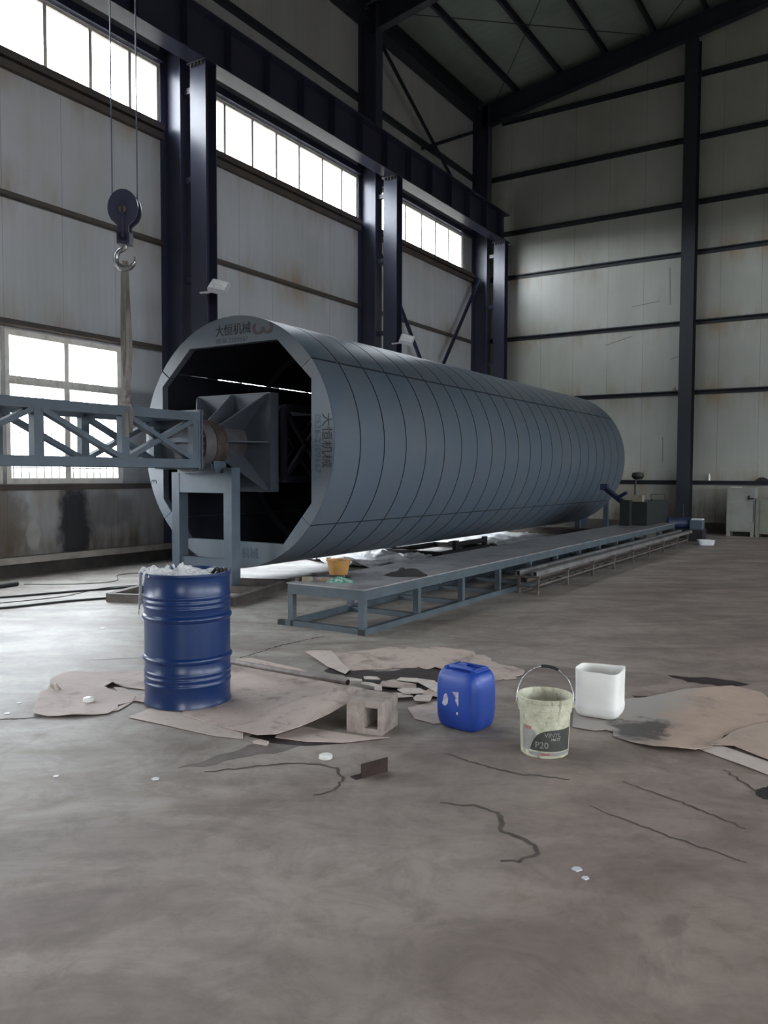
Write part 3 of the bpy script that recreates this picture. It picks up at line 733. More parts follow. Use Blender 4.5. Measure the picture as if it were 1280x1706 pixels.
# hub: square plate with gussets, core box, core truss, shaft
HB = .66
obj('hub_plate', box(B(), CX-HB, CX+HB, Y0+.02, Y0+.045, CZ-HB, CZ+HB), 'hub', mand)
bm = B(); a = HB
for (p, q) in (((-a, -a), (a, -a)), ((a, -a), (a, a)), ((a, a), (-a, a)), ((-a, a), (-a, -a))):
    bar(bm, (CX+p[0], Y0+.10, CZ+p[1]), (CX+q[0], Y0+.10, CZ+q[1]), .17, .012, Vector((-(q[1]-p[1]), 0, q[0]-p[0])))
obj('hub_box', bm, 'hub', mand)
for k in range(8):
    a = PI/4*k; d = Vector((math.cos(a), 0, math.sin(a))); L = HB*(1.38 if k % 2 else .99); nrm = Vector((-d.z, 0, d.x))*.008
    bm = B(); c = Vector((CX, 0, CZ)); pts = [(.20, -.52), (.24, -.52), (L, -.03), (L, .02), (.20, .02)]
    prism(bm, pts, lambda u, v, tt: tuple(c+d*u+Vector((0, Y0+v, 0))+nrm*(tt*2-1)), 1.0)
    obj('hub_gusset', bm, 'hub', mand)
obj('stub_shaft', cyl(B(), (CX, 7.32, CZ), (CX, Y0+.02, CZ), .255, 40), 'zinc', mand, True)
bm = B(); ht = .5
for sx in (-1, 1):
    for sz in (-1, 1): bar(bm, (CX+sx*ht, Y0+.5, CZ+sz*ht), (CX+sx*ht, Y1-.3, CZ+sz*ht), .09)
y = Y0+.5; q = 0
while y < Y1-1:
    for sx in (-1, 1):
        bar(bm, (CX+sx*ht, y, CZ-ht), (CX+sx*ht, y, CZ+ht), .07); bar(bm, (CX-ht, y, CZ+sx*ht), (CX+ht, y, CZ+sx*ht), .07)
        bar(bm, (CX+sx*ht, y, CZ-ht), (CX+sx*ht, y+1, CZ+ht), .06, .06, (1, 0, 0)); bar(bm, (CX+sx*ht, y, CZ+ht), (CX+sx*ht, y+1, CZ-ht), .06, .06, (1, 0, 0))
    y += 1
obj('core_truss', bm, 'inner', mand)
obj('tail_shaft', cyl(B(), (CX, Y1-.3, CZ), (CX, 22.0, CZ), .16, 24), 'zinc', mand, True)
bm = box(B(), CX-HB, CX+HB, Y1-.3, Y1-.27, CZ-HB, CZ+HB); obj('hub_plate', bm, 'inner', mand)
bm = B(); prism(bm, OCT, lambda u, v, tt: (CX+u*1.02, Y1-.05+tt, CZ+v*1.02), .01); obj('added_rear_baffle', bm, 'inner', mand)  # unseen plate added to keep light out of the inside
for k in range(2):   # small bright latch plates on the seam
    yy = Y0+RING*(1 if k == 0 else 13); a = SEAM[0] if k == 0 else SEAM[3]+.05
    p = Vector((CX+(RR+.006)*math.cos(a), yy, CZ+(RR+.006)*math.sin(a))); bm = B()
    bar(bm, p+Vector((0, -.05, 0)), p+Vector((0, .05, 0)), .05, .01, (math.cos(a), 0, math.sin(a))); obj('seam_latch', bm, 'chrome', mand)

# ------------------------------------------------------------ bearing, near stand
t = thing('near_stand', 'grey painted portal stand carrying the near shaft of the cylinder', 'stand', (CX, 7.72, 0))
for sx in (-1, 1):
    obj('leg', box(B(), sx*.475-.07, sx*.475+.07, -.075, .085, .1, 1.62 if sx > 0 else 1.56), 'grey_steel', t)
obj('top_beam', box(B(), -.405, .405, -.07, .07, 1.29, 1.55), 'grey_steel', t)
obj('cross_beam', box(B(), -.405, .405, -.05, .06, .30, .43), 'grey_steel', t)
bm = B(); box(bm, -.34, .34, -.16, .22, 1.55, 1.60); box(bm, .12, .30, -.18, -.16, 1.60, 1.67); obj('saddle_plate', bm, 'grey_steel', t)
bm = B(); box(bm, -.25, .25, -.10, .13, 1.60, 1.70); box(bm, .18, .26, -.10, .13, 1.60, 1.86); box(bm, -.26, -.18, -.10, .13, 1.60, 1.86); obj('bearing_housing', bm, 'grey_steel', t)
bm = B()
cc = [Vector(p) for p in ((-.22, -1.38, 0), (1.22, -.82, 0), (.78, .78, 0), (-.80, .22, 0))]
for a, b in zip(cc, cc[1:]+cc[:1]): bar(bm, a+Vector((0, 0, .05)), b+Vector((0, 0, .05)), .09, .10)
bar(bm, Vector((-.6, -.25, .05)), Vector((.95, .1, .05)), .12, .095); bar(bm, Vector((-.9, 0, .05)), Vector((.6, .05, .05)), .16, .098)
obj('base_frame', bm, 'rack', t)
g = thing('bearing_ring', 'rusty round bearing drum between the truss flange and the cylinder hub', 'bearing', (CX, 7.32, CZ-.05))
bm = B(); cyl(bm, (0, .30, 0), (0, .50, 0), .335, 48); obj('ring_body', bm, 'rust', g, True)
bm = B(); cyl(bm, (0, .15, 0), (0, .30, 0), .325, 48); obj('greasy_collar', bm, 'zinc', g, True)
bm = B(); cyl(bm, (0, .08, 0), (0, .14, 0), .355, 48); obj('ring_flange', bm, 'zinc', g, True)
obj('oil_cup', cyl(cyl(B(), (.1, .25, .29), (.1, .25, .38), .018, 12), (.1, .25, .38), (.1, .25, .42), .03, 12), 'chrome', g)

# ------------------------------------------------------------ lattice truss held by the sling
t = thing('lattice_truss', 'grey steel lattice truss bolted to the cylinder shaft, entering from the left edge', 'truss', (CX, 7.22, CZ))
XN, XFAR, ZT, ZB, LEN = .35, -.35, .28, -.30, 5.0
for x in (XN, XFAR):
    for z in (ZT, ZB): obj('chord', bar(B(), (x, 0, z), (x, -LEN, z), .10, .105), 'grey_steel', t)
ys = [0, -1.08, -2.17, -3.25, -4.33]
for i, y in enumerate(ys):
    for x in (XN, XFAR): obj('post', bar(B(), (x, y-.04, ZB+.045), (x, y-.04, ZT-.045), .09, .105, (0, 1, 0)), 'grey_steel', t)
    for z in (ZT, ZB): obj('cross_tie', bar(B(), (XFAR+.04, y-.04, z), (XN-.04, y-.04, z), .06, .06), 'grey_steel', t)
for i in range(4):
    for x in (XN, XFAR):
        a, b = ys[i]-.08, ys[i+1]
        if i == 0 or i == 2: obj('diagonal_brace', bar(B(), (x-.006, a, ZT-.05), (x-.006, b, ZB+.05), .055, .095, (1, 0, 0)), 'grey_steel', t)
        if i != 2: obj('diagonal_brace', bar(B(), (x+.006, a, ZB+.05), (x+.006, b, ZT-.05), .055, .095, (1, 0, 0)), 'grey_steel', t)
bm = B()
for q in (-1, 1): box(bm, q*.40 if q < 0 else .31, -.31 if q < 0 else .40, 0, .03, -.37, .37); box(bm, -.31, .31, 0, .03, -.37 if q < 0 else .29, -.29 if q < 0 else .37)
box(bm, -.31, .31, 0, .03, -.03, .03); obj('end_flange', bm, 'grey_steel', t)
bm = B(); box(bm, -.40, .40, .045, .075, -.37, .37); obj('mating_flange', bm, 'hub', t)
for k in range(8):
    z = -.32+.64*k/7
    for x in (-.37, .37): obj('flange_bolt', cyl(B(), (x, -.03, z), (x, .11, z), .022, 8), 'rust', t)

# ------------------------------------------------------------ far stand, mid cradle
t = thing('far_stand', 'grey steel stand with four legs under the far end of the cylinder', 'stand', (CX, 21.65, 0))
for x in (-.55, .45):
    for y in (-.28, .28): obj('leg', box(B(), x-.07, x+.07, y-.07, y+.07, .1, 1.6), 'grey_steel', t)
obj('leg', box(B(), 1.0, 1.12, .2, .32, .1, 1.35), 'grey_steel', t)
obj('top_beam', box(box(B(), -.7, .6, -.35, .35, 1.6, 1.78), .95, 1.15, -.3, .35, 1.35, 1.45), 'grey_steel', t)
obj('base_frame', box(box(B(), -1.4, 1.3, -1.6, -1.45, 0, .16), -1.4, 1.2, -.4, .4, 0, .1), 'rack', t)
t = thing('cradle_trolley', 'low black steel cradle on the floor under the middle of the cylinder', 'cradle', (-7.6, 14.2, 0), math.radians(0))
for x in (-.75, .48): obj('side_rail', box(B(), x-.05, x+.05, -1.0, 1.1, .0, .09), 'black', t)
for y in (-.95, 1.0): obj('cross_rail', box(B(), -.70, .43, y-.05, y+.05, .0, .09), 'black', t)
for (x, y) in ((.50, -.41), (.50, .89), (-.75, -.7)): obj('roller_post', box(B(), x-.035, x+.035, y-.05, y+.08, .09, .27), 'black', t)
obj('roller', cyl(B(), (.49, -.33, .19), (.49, .84, .19), .05, 16), 'black', t)
flat_sheet('plastic_sheet', [(-9.0, 11.5), (-7.5, 10.7), (-6.9, 11.2), (-6.9, 12.5), (-7.2, 13.1), (-8.6, 13.1), (-9.3, 12.6)], 'film', .002, .003, lambda x, y: .11*max(0, noise.fractal(Vector((x*3, y*3, 0)), 1, 2, 4)+.3), .09)
tag(bpy.data.objects['plastic_sheet'], 'crumpled white plastic film on the floor beyond the low table', 'plastic sheet')
flat_sheet('plastic_sheet', [(-9.2, 15.8), (-7.4, 15.6), (-6.9, 16.6), (-6.9, 18.3), (-8.0, 19.6), (-9.6, 19.2), (-9.9, 17.2)], 'film', .002, .003, lambda x, y: .09*max(0, noise.fractal(Vector((x*3, y*3, 3)), 1, 2, 4)+.3), .09)  # added white sheet in place of window reflection on the glossy floor
tag(bpy.data.objects['plastic_sheet.001'], 'added white film standing in for floor reflection past the black cradle', 'plastic sheet')

# ------------------------------------------------------------ long low table
TX0, TX1, TY0, TY1, TZ = -5.17, -4.24, 6.34, 19.3, .44
t = thing('work_platform', 'long low grey steel table running beside the big cylinder', 'table', (0, 0, 0))
obj('top_plate', box(B(), TX0-.01, TX1+.01, TY0-.01, TY1, TZ-.012, TZ), 'table_top', t)
for x in (TX0, TX1-.06): obj('side_rail', box(B(), x, x+.06, TY0, TY1, TZ-.112, TZ-.012), 'table_steel', t)
for y in (TY0, TY1-.06): obj('end_rail', box(B(), TX0+.06, TX1-.06, y, y+.06, TZ-.112, TZ-.012), 'table_steel', t)
ly = [6.34+1.045*k for k in range(12)]+[TY1-.07]
for y in ly:
    for x in (TX0, TX1-.065): obj('leg', box(B(), x, x+.065, y, y+.06, .06, TZ-.112), 'table_steel', t)
for x in (TX0-.02, TX1-.045): obj('foot_rail', box(B(), x, x+.065, TY0-.02, TY1, 0, .06), 'table_steel', t)
for y in ly: obj('floor_tie', box(B(), TX0+.045, TX1-.045, y, y+.06, .0, .055), 'table_steel', t)
obj('rail_stub', box(B(), TX0-.12, TX0-.02, TY0-.02, TY0+.04, 0, .05), 'black', t)
obj('rail_stub', box(B(), TX1-.045, TX1+.03, TY0-.035, TY0-.02, 0, .055), 'black', t)
# things on the table
t = thing('plastic_basin', 'tan yellow plastic basin near the front end of the low table', 'basin', (-5.13, 7.17, TZ+.001))
bm = lathe(B(), [(0, 0), (.098, 0), (.102, .01), (.128, .15), (.140, .15), (.142, .16), (.126, .162), (.096, .014), (0, .012)], 40); obj('basin_body', bm, 'yellow_plastic', t, True)
obj('rim_lug', box(B(), -.15, -.125, -.02, .02, .14, .175), 'yellow_plastic', t)
t = thing('wrench', 'long dark double ended wrench lying in front of the yellow basin', 'wrench', (-5.07, 6.93, TZ), math.radians(6))
obj('handle', bar(B(), (-.18, 0, .012), (.18, 0, .012), .03, .016), 'black', t)
for s in (-1, 1):
    bm = B()
    tube(bm, [(s*.21+.03*math.cos(a), .03*math.sin(a), .016) for a in [2*PI*k/16 for k in range(17)]], .012, 6, False); obj('ring_end', bm, 'black', t, True)
tag(obj('steel_block', box(B(), -5.17, -5.125, 6.46, 6.53, TZ, TZ+.035), 'rust'), 'small rusty brown block on the front left corner of the table', 'block')
tag(obj('steel_block', box(B(), -5.10, -5.02, 6.48, 6.56, TZ, TZ+.045), 'khaki'), 'small olive block beside the rusty block at the table end', 'block')
def lump(name, c, sx, sy, sz, mat, seed, n=26, cell=1.0, fr=5.0, rot=0):
    bm = B(); g = []
    for i in range(n+1):
        row = []
        for j in range(n+1):
            u, v = i/n*2-1, j/n*2-1; r = math.hypot(u, v); nn = noise.fractal(Vector((u*fr*.5+seed, v*fr*.5, seed)), .9, 2.1, 4)
            x, y = u*sx/2*(1+.18*noise.noise(Vector((u*2, v*2, seed)))), v*sy/2*(1+.18*noise.noise(Vector((u*2, v*2, seed+5))))
            z = max(0, (1-r**1.6))*sz*(.75+.8*nn)+.004*(1 if r < 1 else .3)
            row.append(bm.verts.new((c[0]+x*math.cos(rot)-y*math.sin(rot), c[1]+x*math.sin(rot)+y*math.cos(rot), c[2]+max(z, .002))))
        g.append(row)
    for i in range(n):
        for j in range(n):
            u, v = (i+.5)/n*2-1, (j+.5)/n*2-1
            if math.hypot(u, v) < 1.02+.12*noise.noise(Vector((u*3, v*3, seed))): bm.faces.new((g[i][j], g[i+1][j], g[i+1][j+1], g[i][j+1]))
    for v in [v for v in bm.verts if not v.link_faces]: bm.verts.remove(v)
    ex = bmesh.ops.extrude_face_region(bm, geom=bm.faces[:])
    for v in [q for q in ex['geom'] if isinstance(q, bmesh.types.BMVert)]: v.co.z = c[2]+.0005
    return obj(name, bm, mat, None, True)
tag(lump('rag', (-4.47, 7.50, TZ), .50, .30, .11, 'cloth_dark', 3.3, fr=2.2, rot=.5), 'crumpled black rag on the right edge of the low table', 'rag')
tag(lump('plastic_bag', (-4.74, 6.66, TZ), .30, .14, .05, 'green_film', 8.1, rot=.4), 'flattened green and clear plastic bag on the table front end', 'bag')
tag(lump('plastic_wrapper', (-4.98, 6.66, TZ), .10, .06, .015, 'yellow_plastic', 2.1, 12), 'small orange scrap of wrapper near the two blocks', 'wrapper')
# machine at the far end of the table
t = thing('control_cabinet', 'dark green machine cabinet standing on the far end of the low table', 'cabinet', (-4.76, 18.55, TZ))
obj('body', box(B(), -.24, .26, -.75, 1.15, .0, .52), 'green_machine', t)
obj('front_panel', box(B(), -.27, -.06, -.97, -.75, 0, .56), 'green_machine', t)
obj('mast', cyl(B(), (-.20, .0, .52), (-.20, .0, 1.06), .02, 10), 'green_machine', t)
bm = B(); disc2 = lathe(bm, [(0, 1.00), (.10, 1.02), (.14, 1.08), (.12, 1.16), (0, 1.18)], 24, (-.16, .05, 0)); obj('wire_reel', bm, 'black', t, True)
obj('control_box', box(B(), -.14, .10, -.55, -.35, .52, .66), 'khaki', t)
bm = tube(B(), [(.02, .55, .52), (.02, .55, .66), (.24, .95, .66), (.24, .95, .52)], .01, 6); obj('handle_bar', bm, 'green_machine', t)
for x, y in ((.05, -.1), (.12, .3)): obj('knob', cyl(B(), (x, y, .52), (x, y, .56), .03, 12), 'black', t)
t = thing('spray_arm', 'blue jointed arm reaching from the dark cabinet to the cylinder', 'machine arm', (-5.0, 18.1, TZ+.4))
bm = B(); bar(bm, (-.04, 0, .04), (-.62, .35, .40), .10, .09); obj('arm', bm, 'blue_machine', t)
obj('nozzle_head', box(B(), -.72, -.56, .28, .42, .36, .50), 'blue_machine', t)
obj('bracket', bar(bar(B(), (-.25, .1, .20), (-.02, .0, .32), .06), (-.06, 0, -.40), (-.06, 0, .06), .06), 'blue_machine', t)
# heap of machine parts at the far end of the table
t = thing('motor_unit', 'dark blue motor and gearbox beyond the far end of the low table', 'motor', (-4.15, 19.85, 0))
obj('motor_body', cyl(B(), (-.35, -.1, .42), (.15, .1, .42), .13, 20), 'blue_machine', t, True)
obj('gearbox', box(B(), .15, .42, -.12, .2, .20, .50), 'grey_steel', t); obj('frame', box(B(), -.45, .45, -.2, .25, 0, .28), 'black', t)
obj('oil_tray', box(B(), .18, .42, -.1, .15, .50, .53), 'white_paint', t)
obj('rod_end', cyl(B(), (-.1, .35, 0), (-.1, .35, .85), .012, 6), 'black', t)

# ------------------------------------------------------------ pipe rack right of the table
t = thing('pipe_rack', 'low rusty rack of short legs running along the right side of the low table', 'rack', (0, 0, 0))
ry = [9.78+1.12*k for k in range(9)]
for y in ry:
    for x in (-4.10, -3.84): obj('leg', box(B(), x-.018, x+.018, y-.018, y+.018, 0, .205), 'rack', t)
    obj('cross_bar', box(box(B(), -4.13, -3.81, y-.018, y+.018, .205, .235), -4.08, -3.86, y-.012, y+.012, .08, .10), 'rack', t)
for x in (-4.10, -3.84): obj('runner', box(B(), x-.012, x+.012, 9.80, 18.75, .10, .125), 'rack', t)
for i, (x, lab) in enumerate(((-4.09, 'long grey square tube on the rack, left one nearer the table'), (-3.86, 'long grey square tube on the rack, right one facing the open floor'))):
    o = obj('square_tube', B(), 'tube_grey'); bpy.data.objects.remove(o)
    bm = B(); y0, y1, s, w_ = 9.72, 19.2, .032, .005
    for sx, sz in ((-1, 0), (1, 0), (0, -1), (0, 1)):
        if sx: box(bm, x+sx*(s-w_)-w_/2, x+sx*(s-w_)+w_/2, y0, y1, .236, .296)
        else: box(bm, x-s, x+s, y0, y1, .266+sz*.028-.0025, .266+sz*.028+.0025)
    tag(obj('square_tube', bm, 'tube_grey'), lab, 'steel tube')
tag(obj('channel_bar', box(box(B(), -4.04, -3.90, 9.9, 18.8, .126, .131), -4.04, -4.035, 9.9, 18.8, .131, .17), 'rack'), 'thin rusty channel bar resting on the lower tier of the rack', 'steel bar')

# ------------------------------------------------------------ blue drum
t = thing('steel_drum', 'tall blue steel drum standing on cardboard, open and stuffed with white film', 'drum', (-4.005, 3.845, .012))
R0, HH = .283, .875
prof = [(0, .01), (R0-.012, .01), (R0-.004, 0), (R0+.006, .004), (R0+.004, .018), (R0, .03)]
def bead(zc, hgt, amp, n=6): return [(R0+amp*math.sin(PI*k/n), zc-hgt/2+hgt*k/n) for k in range(n+1)]
for f in (.165, .21, .25): prof += bead(HH*f, .026, .005)
prof += bead(HH*.355, .045, .013, 8); prof += bead(HH*.665, .045, .013, 8)
for f in (.745, .785, .825): prof += bead(HH*f, .026, .005)
prof += [(R0, HH-.03), (R0+.003, HH-.018), (R0+.010, HH-.012), (R0+.010, HH), (R0-.002, HH+.002), (R0-.004, HH-.012), (R0-.006, HH-.05), (R0-.006, .40), (0, .40)]
obj('drum_body', lathe(B(), prof, 72), 'drum', t, True)
bm = B(); n = 34; g = []
for i in range(n+1):
    row = []
    for j in range(n+1):
        u, v = i/n*2-1, j/n*2-1; r = math.hypot(u, v); k_ = min(1, 1/max(r, 1e-6)) if r > 1 else 1
        x, y = u*k_*.268, v*k_*.268; q = noise.fractal(Vector((x*9, y*9, 4.4)), .8, 2.2, 5)
        z = HH-.035+.05*q+.02*(-x*1.0-y*.2)/.28-(.10 if (x > .12 and y > .02) else 0)
        row.append(bm.verts.new((x, y, z)))
    g.append(row)
for i in range(n):
    for j in range(n): 
        if len({g[i][j].co.to_tuple(4), g[i+1][j].co.to_tuple(4), g[i+1][j+1].co.to_tuple(4), g[i][j+1].co.to_tuple(4)}) == 4: bm.faces.new((g[i][j], g[i+1][j], g[i+1][j+1], g[i][j+1]))
f = obj('film_stuffing', bm, 'film', None)
f.location = (-4.005, 3.845, .014); tag(f, 'crumpled white plastic film filling the open top of the blue drum', 'plastic film')
bm = B()
for k in range(26):
    a = random.uniform(PI*.75, PI*1.45); r = random.uniform(.24, .29); z = HH-.01
    L = random.uniform(.04, .11)
    p = [Vector((r*math.cos(a), r*math.sin(a), z)), Vector(((r+.03)*math.cos(a), (r+.03)*math.sin(a), z+random.uniform(.0, .03))), Vector(((r+.03+L*.3)*math.cos(a+.05), (r+.03+L*.3)*math.sin(a+.05), z-random.uniform(0, .08)))]
    tube(bm, smooth_path(p, 4), [.0045]*8+[.0015], 5)
for k in range(3):
    a = PI+.45+.06*k; tube(bm, smooth_path([(.27*math.cos(a), .27*math.sin(a), HH), (.315*math.cos(a), .315*math.sin(a), HH-.02), (.32*math.cos(a+.03), .32*math.sin(a+.03), HH-.13), (.33*math.cos(a), .33*math.sin(a), HH-.24-.03*k)], 5), .004, 5)
obj('film_strands', bm, 'film', f)
bm = B()
for k in range(3): tube(bm, smooth_path([(.08+.05*k, .12, HH-.06), (.12+.04*k, .16, HH+.005), (.17+.03*k, .12, HH-.04)], 5), .012, 6)
dk = obj('oily_rag', bm, 'cloth_dark', None, True); dk.location = (-4.005, 3.845, .016); tag(dk, 'dark oily scrap poking up at the right inside the drum mouth', 'rag')

# ------------------------------------------------------------ blue jerrycan
t = thing('jerrycan', 'blue plastic jerrycan with moulded top handle and torn white stickers', 'jerrycan', (-2.175, 4.385, .0), math.radians(-8))
pr = [(0, .74), (.008, .84), (.03, .93), (.07, .985), (.12, 1.0), (.24, 1.0), (.29, .98), (.325, .93), (.345, .86), (.354, .78)]
bm = rbox(B(), .315, .26, .36, .04, prof=pr, e=4.6); obj('can_body', bm, 'blue_plastic', t, True)
bm = B(); tube(bm, smooth_path([(-.09, -.05, .345), (-.08, -.05, .362), (-.04, -.05, .368), (.06, -.05, .368), (.09, -.05, .362), (.10, -.05, .345)], 6), .016, 12); obj('handle', bm, 'blue_plastic', t, True)
bm = B(); box(bm, -.115, -.085, -.08, .085, .345, .372); box(bm, -.085, .10, .055, .085, .345, .372); box(bm, .08, .115, -.08, .085, .345, .370); bmesh.ops.bevel(bm, geom=bm.edges[:], offset=.008, segments=2, affect='EDGES'); obj('top_ridge', bm, 'blue_plastic', t, True)
obj('screw_cap', cyl(B(), (-.045, .02, .35), (-.045, .02, .374), .028, 20), 'blue_plastic', t, True)
bm = B(); yf = -.1312
prism(bm, [(-.01, .235), (.035, .24), (.035, .16), (.03, .155), (.012, .185), (.016, .205)], lambda u, v, tt: (u, yf-.001+tt, v), .0012)
obj('torn_sticker', bm, 'sticker', t)
bm = B(); prism(bm, [(-.085, .15), (-.07, .21), (-.052, .22), (-.04, .19), (-.045, .155), (-.065, .14)], lambda u, v, tt: (u, yf-.001+tt, v), .0012); obj('torn_sticker', bm, 'sticker', t)
bm = B(); prism(bm, [(.02, .118), (.032, .12), (.03, .10), (.022, .102)], lambda u, v, tt: (u, yf-.001+tt, v), .0012); obj('torn_sticker', bm, 'sticker', t)

# ------------------------------------------------------------ paint bucket
t = thing('paint_bucket', 'dirty cream paint bucket with dark printed label and raised wire handle', 'bucket', (-1.60, 4.21, 0))
prof = [(0, .006), (.118, .006), (.124, 0), (.129, .004), (.131, .02), (.1385, .238), (.146, .240), (.147, .262), (.150, .264), (.151, .300), (.153, .302), (.154, .322), (.149, .326), (.145, .322), (.136, .26), (.126, .012), (0, .012)]
obj('bucket_body', lathe(B(), prof, 64), 'bucket', t, True)
def rad(z): return .131+(.140-.131)*(z-.02)/.242+.0012
ac = math.atan2(-4.21, 1.60)   # direction to the camera
def wrap_patch(bm, outline, off=.0):
    # outline in (s along the circumference in m from the camera-facing line, z)
    f = bm.faces.new([bm.verts.new((u, v, 0)) for u, v in outline])
    xs = [p[0] for p in outline]; x = min(xs)+.008
    while x < max(xs):
        bmesh.ops.bisect_plane(bm, geom=bm.verts[:]+bm.edges[:]+bm.faces[:], plane_co=(x, 0, 0), plane_no=(1, 0, 0)); x += .008
    for v in bm.verts:
        s, z = v.co.x, v.co.y; a = ac+s/.135; r = rad(z)+off; v.co = Vector((r*math.cos(a), r*math.sin(a), z))
    return bm
def arcp(pts): return [tuple(p)[:2] for p in smooth_path([(a, b, 0) for a, b in pts], 5)]
dark = arcp([(-.085, .045), (-.07, .085), (-.045, .125), (-.01, .150), (.04, .160), (.17, .165)])+[(.17, .04)]
obj('label_print', wrap_patch(B(), dark), 'label_dark', t)
obj('label_print', wrap_patch(B(), arcp([(-.14, .035), (-.14, .165), (-.09, .165), (-.05, .145)])+arcp([(-.048, .122), (-.073, .083), (-.088, .04)])), 'label_grey', t)
obj('label_print', wrap_patch(B(), [(-.095, .035), (.17, .035), (.17, .018), (-.095, .018)]), 'label_grey', t)
obj('label_print', wrap_patch(B(), [(-.02, .033), (.03, .033), (.03, .020), (-.02, .020)], .0006), 'label_red', t)
obj('label_print', wrap_patch(B(), [(-.115, .175), (-.075, .172), (-.075, .155), (-.118, .155)], .0006), 'label_red', t)
def bendf(co):
    a = ac+co.x/.135; r = rad(co.y)+.0008+co.z; return Vector((r*math.cos(a), r*math.sin(a), co.y))
text_obj('label_lettering', 'P20', .050, 'label_grey', Matrix.Translation((-.015, .075, 0)), t, .0004, bend=bendf)
text_obj('label_lettering', 'VINYL', .034, 'label_grey', Matrix.Translation((.045, .133, 0)), t, .0004, bend=bendf)
text_obj('label_lettering', 'MATT', .020, 'label_white', Matrix.Translation((.062, .108, 0)), t, .0004, bend=bendf)
dirv = Vector((math.cos(ac+PI/2), math.sin(ac+PI/2), 0)); back = Vector((-math.cos(ac), -math.sin(ac), 0))
hp = [dirv*(.156*math.cos(a))+back*(.045*math.sin(a))+Vector((0, 0, .265+.205*math.sin(a)**.8 if 0 < a < PI else .265)) for a in [PI*k/20 for k in range(21)]]
hp = [p+dirv*0 for p in hp]
obj('wire_handle', tube(B(), hp, .0035, 8), 'chrome', t, True)
obj('handle_grip', tube(B(), hp[7:12], .0085, 10), 'black', t, True)
for s in (-1, 1): obj('handle_lug', cyl(B(), dirv*s*.142+Vector((0, 0, .265)), dirv*s*.163+Vector((0, 0, .265)), .013, 12), 'bucket', t)

# ------------------------------------------------------------ cut-open white container
t = thing('cut_canister', 'white translucent plastic canister cut open at the top, standing on the large sheet', 'container', (-1.545, 5.035, .014), math.radians(3))
bm = B(); N = 56; e = 4.6
def sring(z, s, wob=0):
    rr = []
    for k in range(N):
        a = 2*PI*k/N; ca, sa = math.cos(a), math.sin(a)
        rr.append(bm.verts.new((math.copysign(abs(ca)**(2/e), ca)*.142*s, math.copysign(abs(sa)**(2/e), sa)*.132*s, z+wob*math.sin(a*2+.6))))
    return rr
rings = [sring(0, .80), sring(.012, .92), sring(.035, .985), sring(.06, 1.0), sring(.075, 1.0), sring(.08, .985), sring(.20, .985), sring(.296, 1.0, .006), sring(.296, .975, .006), sring(.2, .96), sring(.05, .95), sring(.02, .85)]
for a, b in zip(rings, rings[1:]):
    for k in range(N): bm.faces.new((a[k], a[(k+1) % N], b[(k+1) % N], b[k]))
bm.faces.new(rings[0][::-1]); bm.faces.new(rings[-1]); obj('canister_body', bm, 'white_plastic', t, True)

# ------------------------------------------------------------ floor clutter
def curl(edges):
    def f(x, y):
        z = 0
        for (px, py, r, h) in edges:
            d = math.hypot(x-px, y-py)
            if d < r: z += h*(1-d/r)**2
        return z+.003*noise.noise(Vector((x*4, y*4, 0)))+.002
    return f
tag(flat_sheet('cardboard_sheet', [(-4.24, 3.37), (-4.20, 3.42), (-4.33, 3.72), (-4.60, 3.80), (-4.66, 3.76), (-4.30, 3.60)], 'card', .002, .003, curl([(-4.7, 3.8, .2, .02)])), 'small pale cardboard flap tucked beside the drum, left', 'cardboard')
tag(flat_sheet('cardboard_sheet', [(-4.63, 3.10), (-5.02, 3.42), (-5.02, 3.50), (-5.24, 3.65), (-5.33, 3.80), (-5.33, 3.90), (-5.26, 3.94), (-4.87, 4.21), (-4.50, 4.05), (-4.45, 3.86), (-4.72, 3.80), (-4.74, 3.74), (-4.66, 3.72), (-4.36, 3.70), (-4.28, 3.60), (-4.30, 3.50), (-4.24, 3.45), (-4.20, 3.34), (-4.24, 3.28), (-4.34, 3.18), (-4.46, 3.09), (-4.56, 3.06)], 'card', .004, .004, curl([(-4.6, 3.08, .25, .02), (-4.72, 3.80, .12, .03), (-4.35, 3.2, .2, .015)])), 'pale curved edged cardboard sheet left of the blue drum', 'cardboard')
tag(flat_sheet('cardboard_sheet', [(-4.03, 3.36), (-4.07, 3.60), (-3.72, 3.74), (-3.3, 3.62), (-3.14, 3.44), (-3.32, 3.39)], 'card', .002, .003, curl([])), 'thin cardboard strip peeping out under the front of the drum', 'cardboard')
def liftC(x, y):
    z = .006+.003*noise.noise(Vector((x*4, y*4, 0)))
    d = math.hypot(x+2.93, y-4.2); z += .17*max(0, 1-d/.62)**1.3
    d = math.hypot(x+2.98, y-3.62); z += .03*max(0, 1-d/.35)
    if math.hypot(x+4.005, y-3.845) < .36: z = min(z, .007)
    return z
tag(flat_sheet('cardboard_sheet', [(-4.62, 4.60), (-4.58, 4.86), (-4.47, 5.00), (-3.9, 4.92), (-3.20, 4.60), (-2.88, 4.30), (-2.80, 4.14), (-2.86, 3.90), (-2.92, 3.68), (-2.98, 3.54), (-3.08, 3.49), (-3.30, 3.52), (-3.60, 3.55), (-3.78, 3.58), (-3.86, 3.66), (-4.30, 3.62), (-4.42, 4.0)], 'card_stained', .004, .004, liftC), 'large stained cardboard sheet under the drum with its right edge lifted on a block', 'cardboard')
tag(flat_sheet('cardboard_sheet', [(-3.14, 3.80), (-2.55, 3.86), (-2.44, 3.92), (-2.62, 3.70), (-2.80, 3.60), (-3.0, 3.56)], 'card_stained', .002, .003, curl([])), 'dirty cardboard strip lying flat in front of the hollow block', 'cardboard')
